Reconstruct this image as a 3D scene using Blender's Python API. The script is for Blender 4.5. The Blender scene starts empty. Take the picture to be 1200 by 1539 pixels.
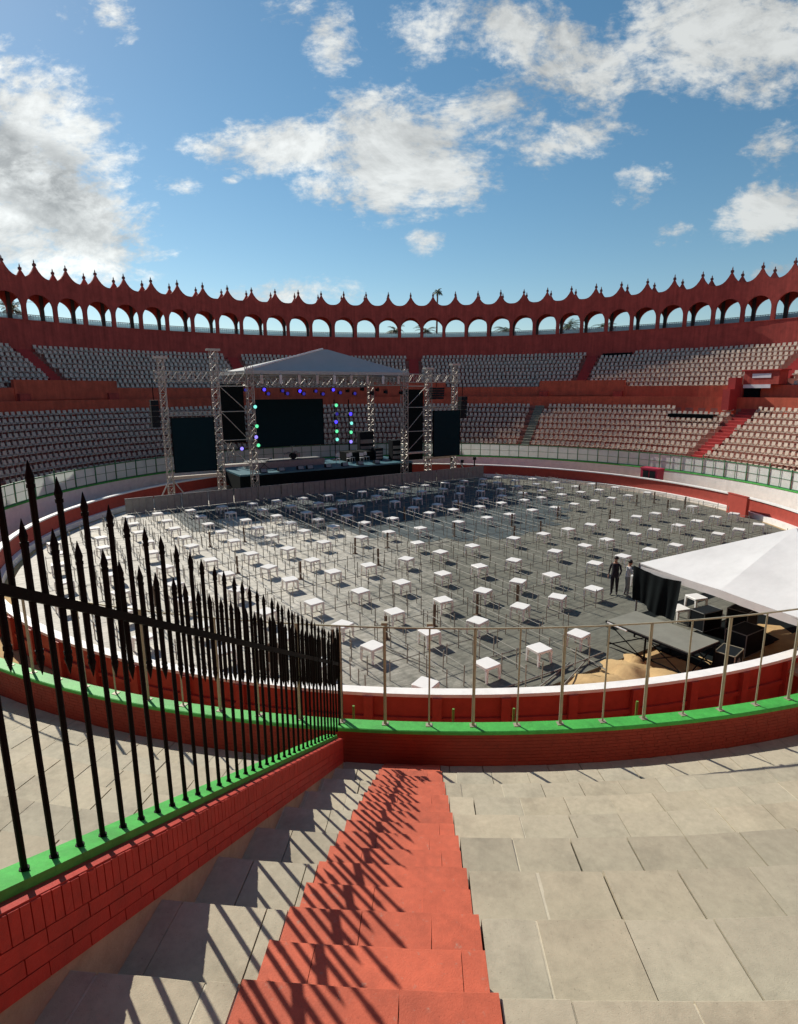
import bpy, bmesh, math, random
import numpy as np
from mathutils import Vector, Matrix
random.seed(7); np.random.seed(7)
R_=math.radians
scn=bpy.context.scene
COL=scn.collection

# ------------------------------------------------------------------ camera
EYE=8.95
cam_d=bpy.data.cameras.new('camera'); cam=bpy.data.objects.new('camera',cam_d); COL.objects.link(cam)
cam.location=(0,0,EYE); cam.rotation_mode='XYZ'
cam_d.sensor_fit='VERTICAL'; cam_d.sensor_height=24.0; cam_d.lens=867.5/1539*24.0
cam.rotation_euler=(R_(90-11.937),R_(0.22),0)
cam_d.clip_start=0.05; cam_d.clip_end=6000
scn.camera=cam

# ------------------------------------------------------------------ light
SUN_AZ=-41.0; SUN_EL=36.5
sd=Vector((math.sin(R_(SUN_AZ))*math.cos(R_(SUN_EL)),math.cos(R_(SUN_AZ))*math.cos(R_(SUN_EL)),math.sin(R_(SUN_EL))))
sl=bpy.data.lights.new('sun','SUN'); sl.energy=5.0; sl.angle=R_(0.5); sl.color=(1.0,0.93,0.82)
so=bpy.data.objects.new('sun',sl); COL.objects.link(so); so.rotation_euler=(-sd).to_track_quat('-Z','Y').to_euler(); so.location=(0,0,60)
scn.view_settings.view_transform='Standard'; scn.view_settings.look='None'; scn.view_settings.gamma=1; scn.view_settings.exposure=0.16

# ------------------------------------------------------------------ world: sky and clouds
world=bpy.data.worlds.new('World'); scn.world=world; world.use_nodes=True
def build_world():
    nt=world.node_tree; N=nt.nodes; L=nt.links; N.clear()
    def val(x): return x
    def m(op,a,b=None,c=None):
        n=N.new('ShaderNodeMath'); n.operation=op
        for i,x in enumerate((a,b,c)):
            if x is None: continue
            if isinstance(x,(int,float)): n.inputs[i].default_value=x
            else: L.new(x,n.inputs[i])
        return n.outputs[0]
    def sm(x,a,b):
        n=N.new('ShaderNodeMapRange'); n.interpolation_type='SMOOTHSTEP'
        L.new(x,n.inputs[0]); n.inputs[1].default_value=a; n.inputs[2].default_value=b
        return n.outputs[0]
    tc=N.new('ShaderNodeTexCoord'); d=tc.outputs['Generated']
    sky=N.new('ShaderNodeTexSky'); sky.sky_type='NISHITA'; sky.sun_disc=False
    sky.sun_elevation=R_(SUN_EL); sky.sun_rotation=R_(SUN_AZ); sky.altitude=0; sky.air_density=1.0; sky.dust_density=0.15; sky.ozone_density=1.3
    sep=N.new('ShaderNodeSeparateXYZ'); L.new(d,sep.inputs[0]); x,y,z=sep.outputs
    ys=m('MAXIMUM',y,0.05)
    u=m('DIVIDE',x,ys); v=m('DIVIDE',z,ys)
    # cloud field laid out on the sky by direction
    cmb=N.new('ShaderNodeCombineXYZ'); L.new(u,cmb.inputs[0]); L.new(m('MULTIPLY',v,1.7),cmb.inputs[1])
    def noise(scale,detail,rough,dist=0.0,off=(0,0,0)):
        mp=N.new('ShaderNodeMapping'); L.new(cmb.outputs[0],mp.inputs[0]); mp.inputs[1].default_value=off
        n=N.new('ShaderNodeTexNoise'); L.new(mp.outputs[0],n.inputs['Vector']); n.inputs['Scale'].default_value=scale
        n.inputs['Detail'].default_value=detail; n.inputs['Roughness'].default_value=rough; n.inputs['Distortion'].default_value=dist
        return n.outputs['Fac']
    f=867.5; p=R_(11.937)
    def uv(px,py):
        a=(px-600)/f; b=-(py-769.5)/f
        yy=math.cos(p)+b*math.sin(p); zz=-math.sin(p)+b*math.cos(p)
        return a/yy, zz/yy
    # ellipses: centre, half sizes and tilt of each cloud in the sky, and its density
    blobs=[(40,215,150,115,-28,1.25),(70,300,165,85,-25,1.3),(-10,340,150,60,-20,1.15),
           (600,235,150,85,-10,1.2),(440,218,140,38,2,1.05),(570,285,130,42,-6,1.0),(720,170,170,38,22,.95),(780,135,190,28,14,.6),(860,215,130,28,15,.7),(660,210,170,50,12,.85),
           (500,55,45,60,14,.8),(455,5,70,40,0,.65),(640,70,80,40,10,.6),(820,70,190,60,-24,1.0),(720,40,130,60,0,.8),(950,115,170,42,-8,.95),(1110,70,180,85,-5,1.15),(1000,70,120,50,-10,.8),
           (1165,215,55,45,0,.8),(1190,265,30,10,0,.5),(1150,325,80,42,15,1.0),(1020,345,45,24,5,.6),(960,280,50,32,25,.6),(800,270,40,25,10,.5),
           (642,362,36,24,0,.8),(175,15,38,45,10,.75),(110,15,45,32,-30,.5),(268,280,40,16,0,.7),(350,267,16,8,0,.7),(505,140,28,14,0,.55),
           (430,440,110,24,5,.9),(520,448,60,18,0,.6),(1160,412,45,22,0,.9),(190,412,30,12,0,.6),(60,395,130,30,8,.6),
           (1320,120,120,80,0,1.0),(-200,150,160,120,0,1.0),(760,-120,260,60,5,.7),(200,-160,200,50,0,.6)]
    acc=None
    for (cx,cy,a,b,rot,st) in blobs:
        uc,vc=uv(cx,cy); sc=(uv(cx+10,cy)[0]-uc)/10
        ua,vb=a*sc,b*sc; ct,sn=math.cos(R_(rot)),math.sin(R_(rot))
        du=m('SUBTRACT',u,uc); dv=m('SUBTRACT',v,vc)
        e1=m('MULTIPLY_ADD',du,ct/ua,m('MULTIPLY',dv,sn/ua))
        e2=m('MULTIPLY_ADD',du,-sn/vb,m('MULTIPLY',dv,ct/vb))
        r2=m('MULTIPLY_ADD',e1,e1,m('MULTIPLY',e2,e2))
        g=m('MULTIPLY',m('MAXIMUM',m('MULTIPLY_ADD',r2,-0.5,1.0),0.0),st)
        acc=g if acc is None else m('MAXIMUM',acc,g)
    n1=noise(5.0,12,.66,.6); n2=noise(17,8,.66,.2,(3,1,0)); n3=noise(2.6,6,.55,.2,(7,2,0)); n4=noise(45,5,.6,.1,(1,9,0))
    front=m('GREATER_THAN',y,0.05)
    rest=m('MULTIPLY',sm(n3,.52,.75),m('SUBTRACT',1.0,m('GREATER_THAN',y,0.3)))
    nn=m('ADD',m('MULTIPLY_ADD',n1,.95,m('MULTIPLY',n2,.62)),m('MULTIPLY',n4,.4)); nn=m('ADD',nn,-.11)
    dens=m('MULTIPLY_ADD',nn,2.4,m('MULTIPLY_ADD',acc,1.12,-2.70))
    cover=sm(dens,-.14,.6)
    cover=m('MULTIPLY',cover,sm(acc,.02,.3))
    # thick cloud cores turn grey underneath, edges toward the sun stay bright
    n1b=noise(5.0,8,.62,.35,(0.045,-0.09,0)); 
    grad=m('SUBTRACT',n1,n1b)
    uc,vc=uv(50,262)
    du=m('SUBTRACT',u,uc); dv=m('SUBTRACT',v,vc)
    e1=m('MULTIPLY_ADD',du,.9,m('MULTIPLY',dv,-.42)); e2=m('MULTIPLY_ADD',du,.42,m('MULTIPLY',dv,.9))
    core=m('MAXIMUM',m('SUBTRACT',1.0,m('ADD',m('POWER',m('MULTIPLY',m('ABSOLUTE',e1),5.0),2.0),m('POWER',m('MULTIPLY',m('ABSOLUTE',e2),15.0),2.0))),0.0)
    shade=m('MULTIPLY_ADD',m('MULTIPLY',sm(n2,.3,.65),core),-.6,1.0)
    lum=m('ADD',m('MULTIPLY_ADD',grad,1.7,.86),m('MULTIPLY',sm(n2,.3,.7),.14))
    lum=m('MULTIPLY',m('MINIMUM',m('MAXIMUM',lum,.6),1.15),shade)
    lum=m('MULTIPLY',lum,m('MULTIPLY_ADD',sm(u,-.45,.35),-.3,1.04))
    skyh=N.new('ShaderNodeHueSaturation'); L.new(sky.outputs[0],skyh.inputs['Color']); skyh.inputs['Saturation'].default_value=1.2; skyh.inputs['Value'].default_value=1.0; skyh.inputs['Hue'].default_value=0.487
    cc=N.new('ShaderNodeCombineColor')
    K=9.4
    L.new(m('MULTIPLY',lum,K*1.0),cc.inputs[0]); L.new(m('MULTIPLY',lum,K*1.02),cc.inputs[1]); L.new(m('MULTIPLY',lum,K*.99),cc.inputs[2])
    mix=N.new('ShaderNodeMix'); mix.data_type='RGBA'
    L.new(m('MINIMUM',m('MULTIPLY',cover,.9),1.0),mix.inputs[0]); L.new(skyh.outputs[0],mix.inputs[6]); L.new(cc.outputs[0],mix.inputs[7])
    bg=N.new('ShaderNodeBackground'); bg.inputs[1].default_value=0.086
    L.new(mix.outputs[2],bg.inputs[0])
    o=N.new('ShaderNodeOutputWorld'); L.new(bg.outputs[0],o.inputs[0])
build_world()

# ------------------------------------------------------------------ materials
def mat(name,col,rough=.7,var=.12,scale=4.0,bump=0.0,bscale=30.0,metal=0.0,spec=.4,emit=None,dirt=0.0,attr=None,wear=None,streak=0.0):
    M=bpy.data.materials.new(name); M.use_nodes=True
    nt=M.node_tree; N=nt.nodes; L=nt.links; b=N['Principled BSDF']
    b.inputs['Roughness'].default_value=rough; b.inputs['Metallic'].default_value=metal; b.inputs['Specular IOR Level'].default_value=spec
    if emit:
        b.inputs['Base Color'].default_value=(*col,1); b.inputs['Emission Color'].default_value=(*emit[0],1); b.inputs['Emission Strength'].default_value=emit[1]; return M
    geo=N.new('ShaderNodeNewGeometry')
    n=N.new('ShaderNodeTexNoise'); L.new(geo.outputs['Position'],n.inputs['Vector']); n.inputs['Scale'].default_value=scale; n.inputs['Detail'].default_value=8; n.inputs['Roughness'].default_value=.65
    mr=N.new('ShaderNodeMapRange'); L.new(n.outputs['Fac'],mr.inputs[0]); mr.inputs[1].default_value=.25; mr.inputs[2].default_value=.75; mr.inputs[3].default_value=1-var; mr.inputs[4].default_value=1+var
    vm=N.new('ShaderNodeVectorMath'); vm.operation='SCALE'; vm.inputs[0].default_value=col; L.new(mr.outputs[0],vm.inputs['Scale'])
    out=vm.outputs[0]
    if attr:
        at=N.new('ShaderNodeAttribute'); at.attribute_name=attr
        mm=N.new('ShaderNodeVectorMath'); mm.operation='MULTIPLY'; L.new(out,mm.inputs[0]); L.new(at.outputs['Color'],mm.inputs[1]); out=mm.outputs[0]
    if dirt>0:
        n2=N.new('ShaderNodeTexNoise'); L.new(geo.outputs['Position'],n2.inputs['Vector']); n2.inputs['Scale'].default_value=1.3; n2.inputs['Detail'].default_value=10; n2.inputs['Roughness'].default_value=.7
        r2=N.new('ShaderNodeMapRange'); L.new(n2.outputs['Fac'],r2.inputs[0]); r2.inputs[1].default_value=.48; r2.inputs[2].default_value=.68; r2.inputs[3].default_value=1.0; r2.inputs[4].default_value=1-dirt
        n5=N.new('ShaderNodeTexNoise'); L.new(geo.outputs['Position'],n5.inputs['Vector']); n5.inputs['Scale'].default_value=70; n5.inputs['Detail'].default_value=3
        r5=N.new('ShaderNodeMapRange'); L.new(n5.outputs['Fac'],r5.inputs[0]); r5.inputs[1].default_value=.66; r5.inputs[2].default_value=.74; r5.inputs[3].default_value=1.0; r5.inputs[4].default_value=1-dirt*1.4
        v2=N.new('ShaderNodeVectorMath'); v2.operation='SCALE'; L.new(out,v2.inputs[0]); L.new(r2.outputs[0],v2.inputs['Scale'])
        v3=N.new('ShaderNodeVectorMath'); v3.operation='SCALE'; L.new(v2.outputs[0],v3.inputs[0]); L.new(r5.outputs[0],v3.inputs['Scale']); out=v3.outputs[0]
    if streak>0:
        mp=N.new('ShaderNodeMapping'); L.new(geo.outputs['Position'],mp.inputs[0]); mp.inputs[3].default_value=(1.6,1.6,.12)
        ns=N.new('ShaderNodeTexNoise'); L.new(mp.outputs[0],ns.inputs['Vector']); ns.inputs['Scale'].default_value=1.6; ns.inputs['Detail'].default_value=6; ns.inputs['Roughness'].default_value=.7
        rs=N.new('ShaderNodeMapRange'); L.new(ns.outputs['Fac'],rs.inputs[0]); rs.inputs[1].default_value=.35; rs.inputs[2].default_value=.7; rs.inputs[3].default_value=1+streak*.5; rs.inputs[4].default_value=1-streak
        vs_=N.new('ShaderNodeVectorMath'); vs_.operation='SCALE'; L.new(out,vs_.inputs[0]); L.new(rs.outputs[0],vs_.inputs['Scale']); out=vs_.outputs[0]
    if wear:
        nw=N.new('ShaderNodeTexNoise'); L.new(geo.outputs['Position'],nw.inputs['Vector']); nw.inputs['Scale'].default_value=14; nw.inputs['Detail'].default_value=9; nw.inputs['Roughness'].default_value=.72
        rw=N.new('ShaderNodeMapRange'); L.new(nw.outputs['Fac'],rw.inputs[0]); rw.inputs[1].default_value=.60; rw.inputs[2].default_value=.70; rw.inputs[3].default_value=0; rw.inputs[4].default_value=.65
        mw=N.new('ShaderNodeMix'); mw.data_type='RGBA'; L.new(rw.outputs[0],mw.inputs[0]); L.new(out,mw.inputs[6]); mw.inputs[7].default_value=(*wear,1); out=mw.outputs[2]
    L.new(out,b.inputs['Base Color'])
    if bump>0:
        n3=N.new('ShaderNodeTexNoise'); L.new(geo.outputs['Position'],n3.inputs['Vector']); n3.inputs['Scale'].default_value=bscale; n3.inputs['Detail'].default_value=6; n3.inputs['Roughness'].default_value=.7
        bp=N.new('ShaderNodeBump'); bp.inputs['Strength'].default_value=bump; bp.inputs['Distance'].default_value=.02; L.new(n3.outputs['Fac'],bp.inputs['Height']); L.new(bp.outputs[0],b.inputs['Normal'])
    return M
M={}
M['slab']=mat('concrete_slab',(.445,.40,.295),.85,.13,11,.28,110,dirt=.24,attr='tint')
M['slabred']=mat('red_painted_concrete',(.55,.115,.056),.75,.18,9,.28,80,dirt=.22,attr='tint',wear=(.36,.25,.19))
M['plinth']=mat('plinth_concrete',(.36,.31,.22),.85,.2,5,.4,30,dirt=.2)
M['brick']=mat('red_painted_brick',(.40,.035,.022),.6,.2,7,.35,35,dirt=.2)
M['standred']=mat('dark_red_paint',(.25,.03,.016),.6,.16,3,.35,18,dirt=.15)
M['green']=mat('green_paint',(.055,.40,.06),.6,.2,7,.3,25,dirt=.3)
M['board']=mat('barrier_red_boards',(.40,.060,.040),.6,.16,4,.25,16,dirt=.12)
M['white']=mat('white_paint',(.84,.83,.80),.6,.08,3,.2,20,dirt=.12)
M['facade']=mat('facade_red_plaster',(.43,.068,.05),.85,.22,.9,.2,6,dirt=.2,streak=.28)
M['orange']=mat('orange_red_plaster',(.54,.105,.055),.85,.18,1.2,.2,6,dirt=.16,streak=.2)
M['tierfar']=mat('stand_concrete',(.31,.125,.095),.9,.25,2.0,.2,10)
M['aislered']=mat('aisle_red',(.42,.045,.04),.8,.15,2)
M['aislegrey']=mat('aisle_grey',(.22,.22,.17),.9,.2,2)
M['gallery']=mat('dark_gallery',(.05,.05,.048),.85,.15,1)  # near-black base colour of the gallery ceiling and piers
M['finial']=mat('finial_dark',(.16,.045,.04),.8,.1,3)
M['rail_teal']=mat('pale_teal_rail',(.36,.45,.47),.6,.1,2)
M['seat']=mat('pale_plastic_seat',(.62,.51,.41),.5,.22,3.0)
M['iron']=mat('black_iron',(.004,.004,.005),.55,.3,20,.1,60,spec=.06)
M['post']=mat('weathered_post',(.33,.31,.23),.55,.15,8,.1,40,metal=.2)
M['greenpost']=mat('green_post',(.06,.2,.10),.5,.15,4)
M['pegg']=mat('green_peg',(.12,.28,.05),.5,.15,4)
M['panel']=mat('pale_screen_panel',(.62,.68,.66),.7,.1,2)
def translucent(name,col):
    m_=mat(name,col,.7,.1,2); nt=m_.node_tree; b=nt.nodes['Principled BSDF']; t=nt.nodes.new('ShaderNodeBsdfTranslucent'); t.inputs[0].default_value=(*col,1)
    x=nt.nodes.new('ShaderNodeMixShader'); x.inputs[0].default_value=.45; nt.links.new(b.outputs[0],x.inputs[1]); nt.links.new(t.outputs[0],x.inputs[2]); nt.links.new(x.outputs[0],nt.nodes['Material Output'].inputs[0]); return m_
M['bluepanel']=translucent('pale_blue_haze',(.62,.80,.86))
M['panel']=translucent('pale_screen_panel',(.88,.92,.89))
M['sand']=mat('arena_sand',(.50,.34,.16),.95,.22,2.0,.8,9,dirt=.15)
M['ground']=mat('outer_ground',(.22,.20,.16),.95,.2,.2)
M['truss']=mat('truss_aluminium',(.46,.43,.38),.5,.12,6,metal=.3)
M['canopy']=mat('grey_canopy',(.40,.405,.385),.7,.06,1,.1,8)
M['blackcloth']=mat('black_cloth',(.006,.009,.010),.95,.3,3,.2,10,spec=.1)
M['screen']=mat('dark_screen',(.0012,.016,.022),.7,.12,2,spec=.12)
M['deck']=mat('stage_deck',(.05,.15,.19),.45,.15,2,.1,20)
M['spk']=mat('speaker_black',(.006,.010,.014),.7,.2,5,spec=.2)
M['metalgrey']=mat('steel_grey',(.24,.25,.25),.5,.15,4,metal=.4)
M['barri']=mat('barricade_steel',(.27,.28,.255),.6,.18,3,metal=.2)
M['table']=mat('white_plastic',(.80,.79,.76),.4,.05,5)
M['brownpost']=mat('brown_post',(.11,.075,.05),.8,.25,5)
M['rope']=mat('thin_rail',(.24,.235,.20),.6,.2,8)
M['tent']=mat('white_tent_fabric',(.66,.665,.66),.55,.07,1.2,.5,1.6,dirt=.08)
M['plat']=mat('grey_plywood',(.21,.21,.175),.8,.12,1.5,.15,12,dirt=.15)
M['skin']=mat('skin',(.32,.17,.11),.6,.08,8)
M['clothdark']=mat('dark_clothing',(.018,.015,.022),.9,.2,9)
M['clothpale']=mat('pale_shirt',(.5,.51,.52),.9,.1,9)
M['clothgrey']=mat('grey_trousers',(.22,.22,.21),.9,.15,9)
M['hair']=mat('black_hair',(.012,.010,.009),.6,.2,20)
M['crate']=mat('magenta_red_crate',(.40,.025,.06),.6,.1,3)
M['burla']=mat('shelter_red',(.42,.06,.04),.6,.12,3)
M['leaf']=mat('palm_leaf',(.05,.085,.03),.6,.3,2)
M['bark']=mat('palm_bark',(.16,.12,.08),.9,.25,5)
M['chrome']=mat('pale_fitting',(.6,.6,.58),.4,.1,5)
M['whitebrd']=mat('white_sign_board',(.75,.75,.78),.5,.06,4)
M['wood']=mat('sawn_wood',(.45,.32,.18),.8,.2,6)
M['darkstrip']=mat('dark_blue_strip',(.052,.072,.076),.75,.25,1.5,.25,7)
def floor_mat():
    m_=bpy.data.materials.new('floor_matting'); m_.use_nodes=True; nt=m_.node_tree; N=nt.nodes; L=nt.links; b=N['Principled BSDF']
    g=N.new('ShaderNodeNewGeometry'); sp=N.new('ShaderNodeSeparateXYZ'); L.new(g.outputs['Position'],sp.inputs[0])
    def mm(op,a,b_=None,c=None):
        n=N.new('ShaderNodeMath'); n.operation=op
        for i,x in enumerate((a,b_,c)):
            if x is None: continue
            if isinstance(x,(int,float)): n.inputs[i].default_value=x
            else: L.new(x,n.inputs[i])
        return n.outputs[0]
    n1=N.new('ShaderNodeTexNoise'); L.new(g.outputs['Position'],n1.inputs['Vector']); n1.inputs['Scale'].default_value=.35; n1.inputs['Detail'].default_value=9; n1.inputs['Roughness'].default_value=.68
    n2=N.new('ShaderNodeTexNoise'); L.new(g.outputs['Position'],n2.inputs['Vector']); n2.inputs['Scale'].default_value=3.2; n2.inputs['Detail'].default_value=8; n2.inputs['Roughness'].default_value=.7
    ca,sa=math.cos(R_(32)),math.sin(R_(32))
    s=mm('MULTIPLY_ADD',sp.outputs[0],ca,mm('MULTIPLY',sp.outputs[1],sa)); t=mm('MULTIPLY_ADD',sp.outputs[0],-sa,mm('MULTIPLY',sp.outputs[1],ca))
    # matting colour grows paler toward the spiked fence side, broken up by noise
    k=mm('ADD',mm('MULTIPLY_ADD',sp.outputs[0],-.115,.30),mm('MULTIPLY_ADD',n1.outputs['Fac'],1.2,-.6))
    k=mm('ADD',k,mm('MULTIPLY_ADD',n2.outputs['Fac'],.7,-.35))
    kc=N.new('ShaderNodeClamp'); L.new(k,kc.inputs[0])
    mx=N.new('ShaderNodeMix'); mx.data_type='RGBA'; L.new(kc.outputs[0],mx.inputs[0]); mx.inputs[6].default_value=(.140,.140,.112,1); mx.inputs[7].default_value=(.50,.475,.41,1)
    cv=N.new('ShaderNodeCombineXYZ'); L.new(mm('MULTIPLY',s,.9),cv.inputs[0]); L.new(mm('MULTIPLY',t,7.0),cv.inputs[1])
    n3=N.new('ShaderNodeTexNoise'); L.new(cv.outputs[0],n3.inputs['Vector']); n3.inputs['Scale'].default_value=1.0; n3.inputs['Detail'].default_value=7; n3.inputs['Roughness'].default_value=.7
    v=mm('MULTIPLY',mm('MULTIPLY_ADD',n2.outputs['Fac'],1.1,.45),mm('MULTIPLY_ADD',n3.outputs['Fac'],1.5,.25))
    # seams of the rolls
    fr=mm('ABSOLUTE',mm('SUBTRACT',mm('FRACT',mm('DIVIDE',t,1.05)),.5))
    seam=mm('MULTIPLY_ADD',mm('GREATER_THAN',fr,.478),-.3,1.0)
    sc=N.new('ShaderNodeVectorMath'); sc.operation='SCALE'; L.new(mx.outputs[2],sc.inputs[0]); L.new(mm('MULTIPLY',v,seam),sc.inputs['Scale']); L.new(sc.outputs[0],b.inputs['Base Color'])
    b.inputs['Roughness'].default_value=.7; b.inputs['Specular IOR Level'].default_value=.3
    bp=N.new('ShaderNodeBump'); bp.inputs['Strength'].default_value=.5; bp.inputs['Distance'].default_value=.05; L.new(n2.outputs['Fac'],bp.inputs['Height']); L.new(bp.outputs[0],b.inputs['Normal'])
    return m_
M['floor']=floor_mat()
def lamp_mat(n,c,s): return mat(n,(.02,.02,.02),.4,emit=(c,s))
M['lblue']=lamp_mat('blue_lamp',(.06,.04,1.0),2.2); M['lgreen']=lamp_mat('green_lamp',(.15,1.0,.45),1.0); M['lcyan']=lamp_mat('cyan_lamp',(.25,1.0,.85),1.0); M['lviolet']=lamp_mat('violet_lamp',(.28,.22,1.0),1.4); M['ldim']=lamp_mat('dim_blue_lamp',(.06,.05,.7),.35)

# ------------------------------------------------------------------ builders
class MB:
    def __init__(s): s.v=[]; s.f=[]; s.mi=[]; s.tint=[]
    def add(s,vs,fs,mi=0,tint=None):
        o=len(s.v); s.v.extend([tuple(map(float,p)) for p in vs]); s.f.extend([tuple(i+o for i in q) for q in fs]); s.mi.extend([mi]*len(fs))
        s.tint.extend([tint if tint else (1,1,1)]*len(vs))
    def box(s,c,x,y,z,mi=0,tint=None):
        c,x,y,z=Vector(c),Vector(x),Vector(y),Vector(z)
        P=[c+a*x+b*y+d*z for d in(-1,1) for b in(-1,1) for a in(-1,1)]
        s.add(P,[(0,2,3,1),(4,5,7,6),(0,1,5,4),(2,6,7,3),(0,4,6,2),(1,3,7,5)],mi,tint)
    def abox(s,x0,x1,y0,y1,z0,z1,mi=0):
        s.box(((x0+x1)/2,(y0+y1)/2,(z0+z1)/2),((x1-x0)/2,0,0),(0,(y1-y0)/2,0),(0,0,(z1-z0)/2),mi)
    def tube(s,p0,p1,r0,r1=None,n=6,cap=True,mi=0):
        p0,p1=Vector(p0),Vector(p1); r1=r0 if r1 is None else r1
        d=(p1-p0).normalized(); a=d.orthogonal().normalized(); b=d.cross(a)
        vs=[]
        for p,r in((p0,r0),(p1,r1)):
            for i in range(n): t=2*math.pi*(i+.5)/n; vs.append(p+a*(r*math.cos(t))+b*(r*math.sin(t)))
        fs=[(i,(i+1)%n,n+(i+1)%n,n+i) for i in range(n)]
        if cap: fs+= [tuple(range(n-1,-1,-1)),tuple(range(n,2*n))]
        s.add(vs,fs,mi)
    def lathe(s,base,prof,n=8,mi=0):
        base=Vector(base); vs=[]
        for r,z in prof:
            for i in range(n): t=2*math.pi*i/n; vs.append(base+Vector((r*math.cos(t),r*math.sin(t),z)))
        fs=[]
        for k in range(len(prof)-1):
            for i in range(n): fs.append((k*n+i,k*n+(i+1)%n,(k+1)*n+(i+1)%n,(k+1)*n+i))
        fs.append(tuple(range(n-1,-1,-1))); fs.append(tuple(range((len(prof)-1)*n,len(prof)*n)))
        s.add(vs,fs,mi)
    def build(s,name,mats,parent=None,smooth=False,loc=None):
        me=bpy.data.meshes.new(name)
        vs=s.v
        if loc is not None: vs=[(a-loc[0],b-loc[1],c-loc[2]) for a,b,c in vs]
        me.from_pydata(vs,[],s.f)
        if not isinstance(mats,(list,tuple)): mats=[mats]
        for m_ in mats: me.materials.append(m_)
        if len(mats)>1: me.polygons.foreach_set('material_index',s.mi)
        if smooth: me.polygons.foreach_set('use_smooth',[True]*len(me.polygons))
        if any(t!=(1,1,1) for t in s.tint):
            ca=me.color_attributes.new('tint','FLOAT_COLOR','POINT')
            ca.data.foreach_set('color',[c for t in s.tint for c in (*t,1.0)])
        elif any(m_.name in('concrete_slab','red_painted_concrete') for m_ in mats):
            ca=me.color_attributes.new('tint','FLOAT_COLOR','POINT'); ca.data.foreach_set('color',[1.0]*(4*len(me.vertices)))
        me.update()
        o=bpy.data.objects.new(name,me); COL.objects.link(o)
        if parent is not None: o.parent=parent
        if loc is not None: o.location=loc
        return o
def tag(o,label=None,cat=None,group=None,kind=None):
    if label: o['label']=label
    if cat: o['category']=cat
    if group: o['group']=group
    if kind: o['kind']=kind
    return o
def empty(name,loc=(0,0,0),rz=0,label=None,cat=None,group=None):
    o=bpy.data.objects.new(name,None); COL.objects.link(o); o.location=loc; o.rotation_euler=(0,0,rz); o.empty_display_size=.3
    return tag(o,label,cat,group)
def copy_tree(o,parent=None):
    c=o.copy(); COL.objects.link(c)
    if parent is not None: c.parent=parent
    for ch in list(o.children): copy_tree(ch,c)
    return c
ORD=['zeroth','first','second','third','fourth','fifth','sixth','seventh','eighth','ninth','tenth','eleventh','twelfth','thirteenth','fourteenth','fifteenth','sixteenth','seventeenth','eighteenth','nineteenth','twentieth']
def ordn(i):
    if i<=20: return ORD[i]
    t={2:'twenty',3:'thirty',4:'forty',5:'fifty',6:'sixty'}[i//10]
    return t+'-'+ORD[i%10] if i%10 else t[:-1]+'ieth'

# ring geometry: centre of the arena, angle 0 looks away from the camera, positive to the right
CX,CY=1.6715,37.3291
def pol(th,r,z=0.0):
    a=R_(th); return Vector((CX+r*math.sin(a),CY+r*math.cos(a),z))
def er(th): a=R_(th); return Vector((math.sin(a),math.cos(a),0))
def et(th): a=R_(th); return Vector((math.cos(a),-math.sin(a),0))
def sweep(mb,prof,t0,t1,n,close=False,mi=0):
    """sweep an (r,z) profile round the arena; a closed profile gets end caps"""
    full=abs(t1-t0)>=359.99; m_=len(prof); cols=n if full else n+1; vs=[]
    for i in range(cols):
        th=t0+(t1-t0)*i/n
        for r,z in prof: vs.append(pol(th,r,z))
    fs=[]; kk=m_ if close else m_-1
    for i in range(n):
        a=i*m_; b=((i+1)%cols)*m_
        for k in range(kk): fs.append((a+k,a+(k+1)%m_,b+(k+1)%m_,b+k))
    if close and not full: fs+= [tuple(range(m_-1,-1,-1)),tuple(range((cols-1)*m_,cols*m_))]
    mb.add(vs,fs,mi)
def ringbox(mb,r0,r1,z0,z1,t0,t1,n,mi=0): sweep(mb,[(r0,z0),(r1,z0),(r1,z1),(r0,z1)],t0,t1,n,True,mi)
A32=R_(32); U=Vector((math.cos(A32),math.sin(A32),0)); W=Vector((-math.sin(A32),math.cos(A32),0))
def ST(s,t,z=0.0): return U*s+W*t+Vector((0,0,z))

# row k of the stand: tread height and its front (arena side) radius
ztread=lambda k: 5.398-.5393*k
redge=lambda k: 34.569-1.0337*k
R_IN,R_OUT=26.04,26.38        # stand front wall
RW=.20

# ------------------------------------------------------------------ ground, arena floor
def setting():
    mb=MB(); n=96
    vs=[(3000*math.sin(2*math.pi*i/n),3000*math.cos(2*math.pi*i/n),-.06) for i in range(n)]; mb.add(vs,[tuple(range(n-1,-1,-1))])
    tag(mb.build('ground',M['ground']),kind='structure')
    mb=MB(); rings=[0,6,12,16,19,21,22.5,24,26.06]; n=120; vs=[]; fs=[]
    for r in rings:
        for i in range(n):
            th=360*i/n; p=pol(th,max(r,.01)); s,t=p.dot(U),p.dot(W)
            h=0.0
            if t<11 and r<23.2 and r>12: h=.06*math.sin(p.x*2.1)*math.cos(p.y*1.7)+.05*random.random()
            vs.append((p.x,p.y,h-.02))
    for k in range(len(rings)-1):
        for i in range(n): fs.append((k*n+i,(k+1)*n+i,(k+1)*n+(i+1)%n,k*n+(i+1)%n))
    mb.add(vs,fs); tag(mb.build('arena_sand',M['sand'],smooth=True),kind='structure')
    # matting: the part of the ring beyond a straight edge
    mb=MB(); poly=[]
    for i in range(361):
        p=pol(i,22.95,.075); 
        if p.dot(W)>11.2: poly.append(p)
    # make the polygon start at the straight edge
    brk=max(range(len(poly)),key=lambda i:(poly[i]-poly[i-1]).length); poly=poly[brk:]+poly[:brk]
    mb.add(poly,[tuple(range(len(poly)-1,-1,-1))])
    low=[p-Vector((0,0,.09)) for p in poly]; k=len(poly)
    mb.add(poly+low,[(i,(i+1)%k,k+(i+1)%k,k+i) for i in range(k)])
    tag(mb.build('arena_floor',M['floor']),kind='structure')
setting()
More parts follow.
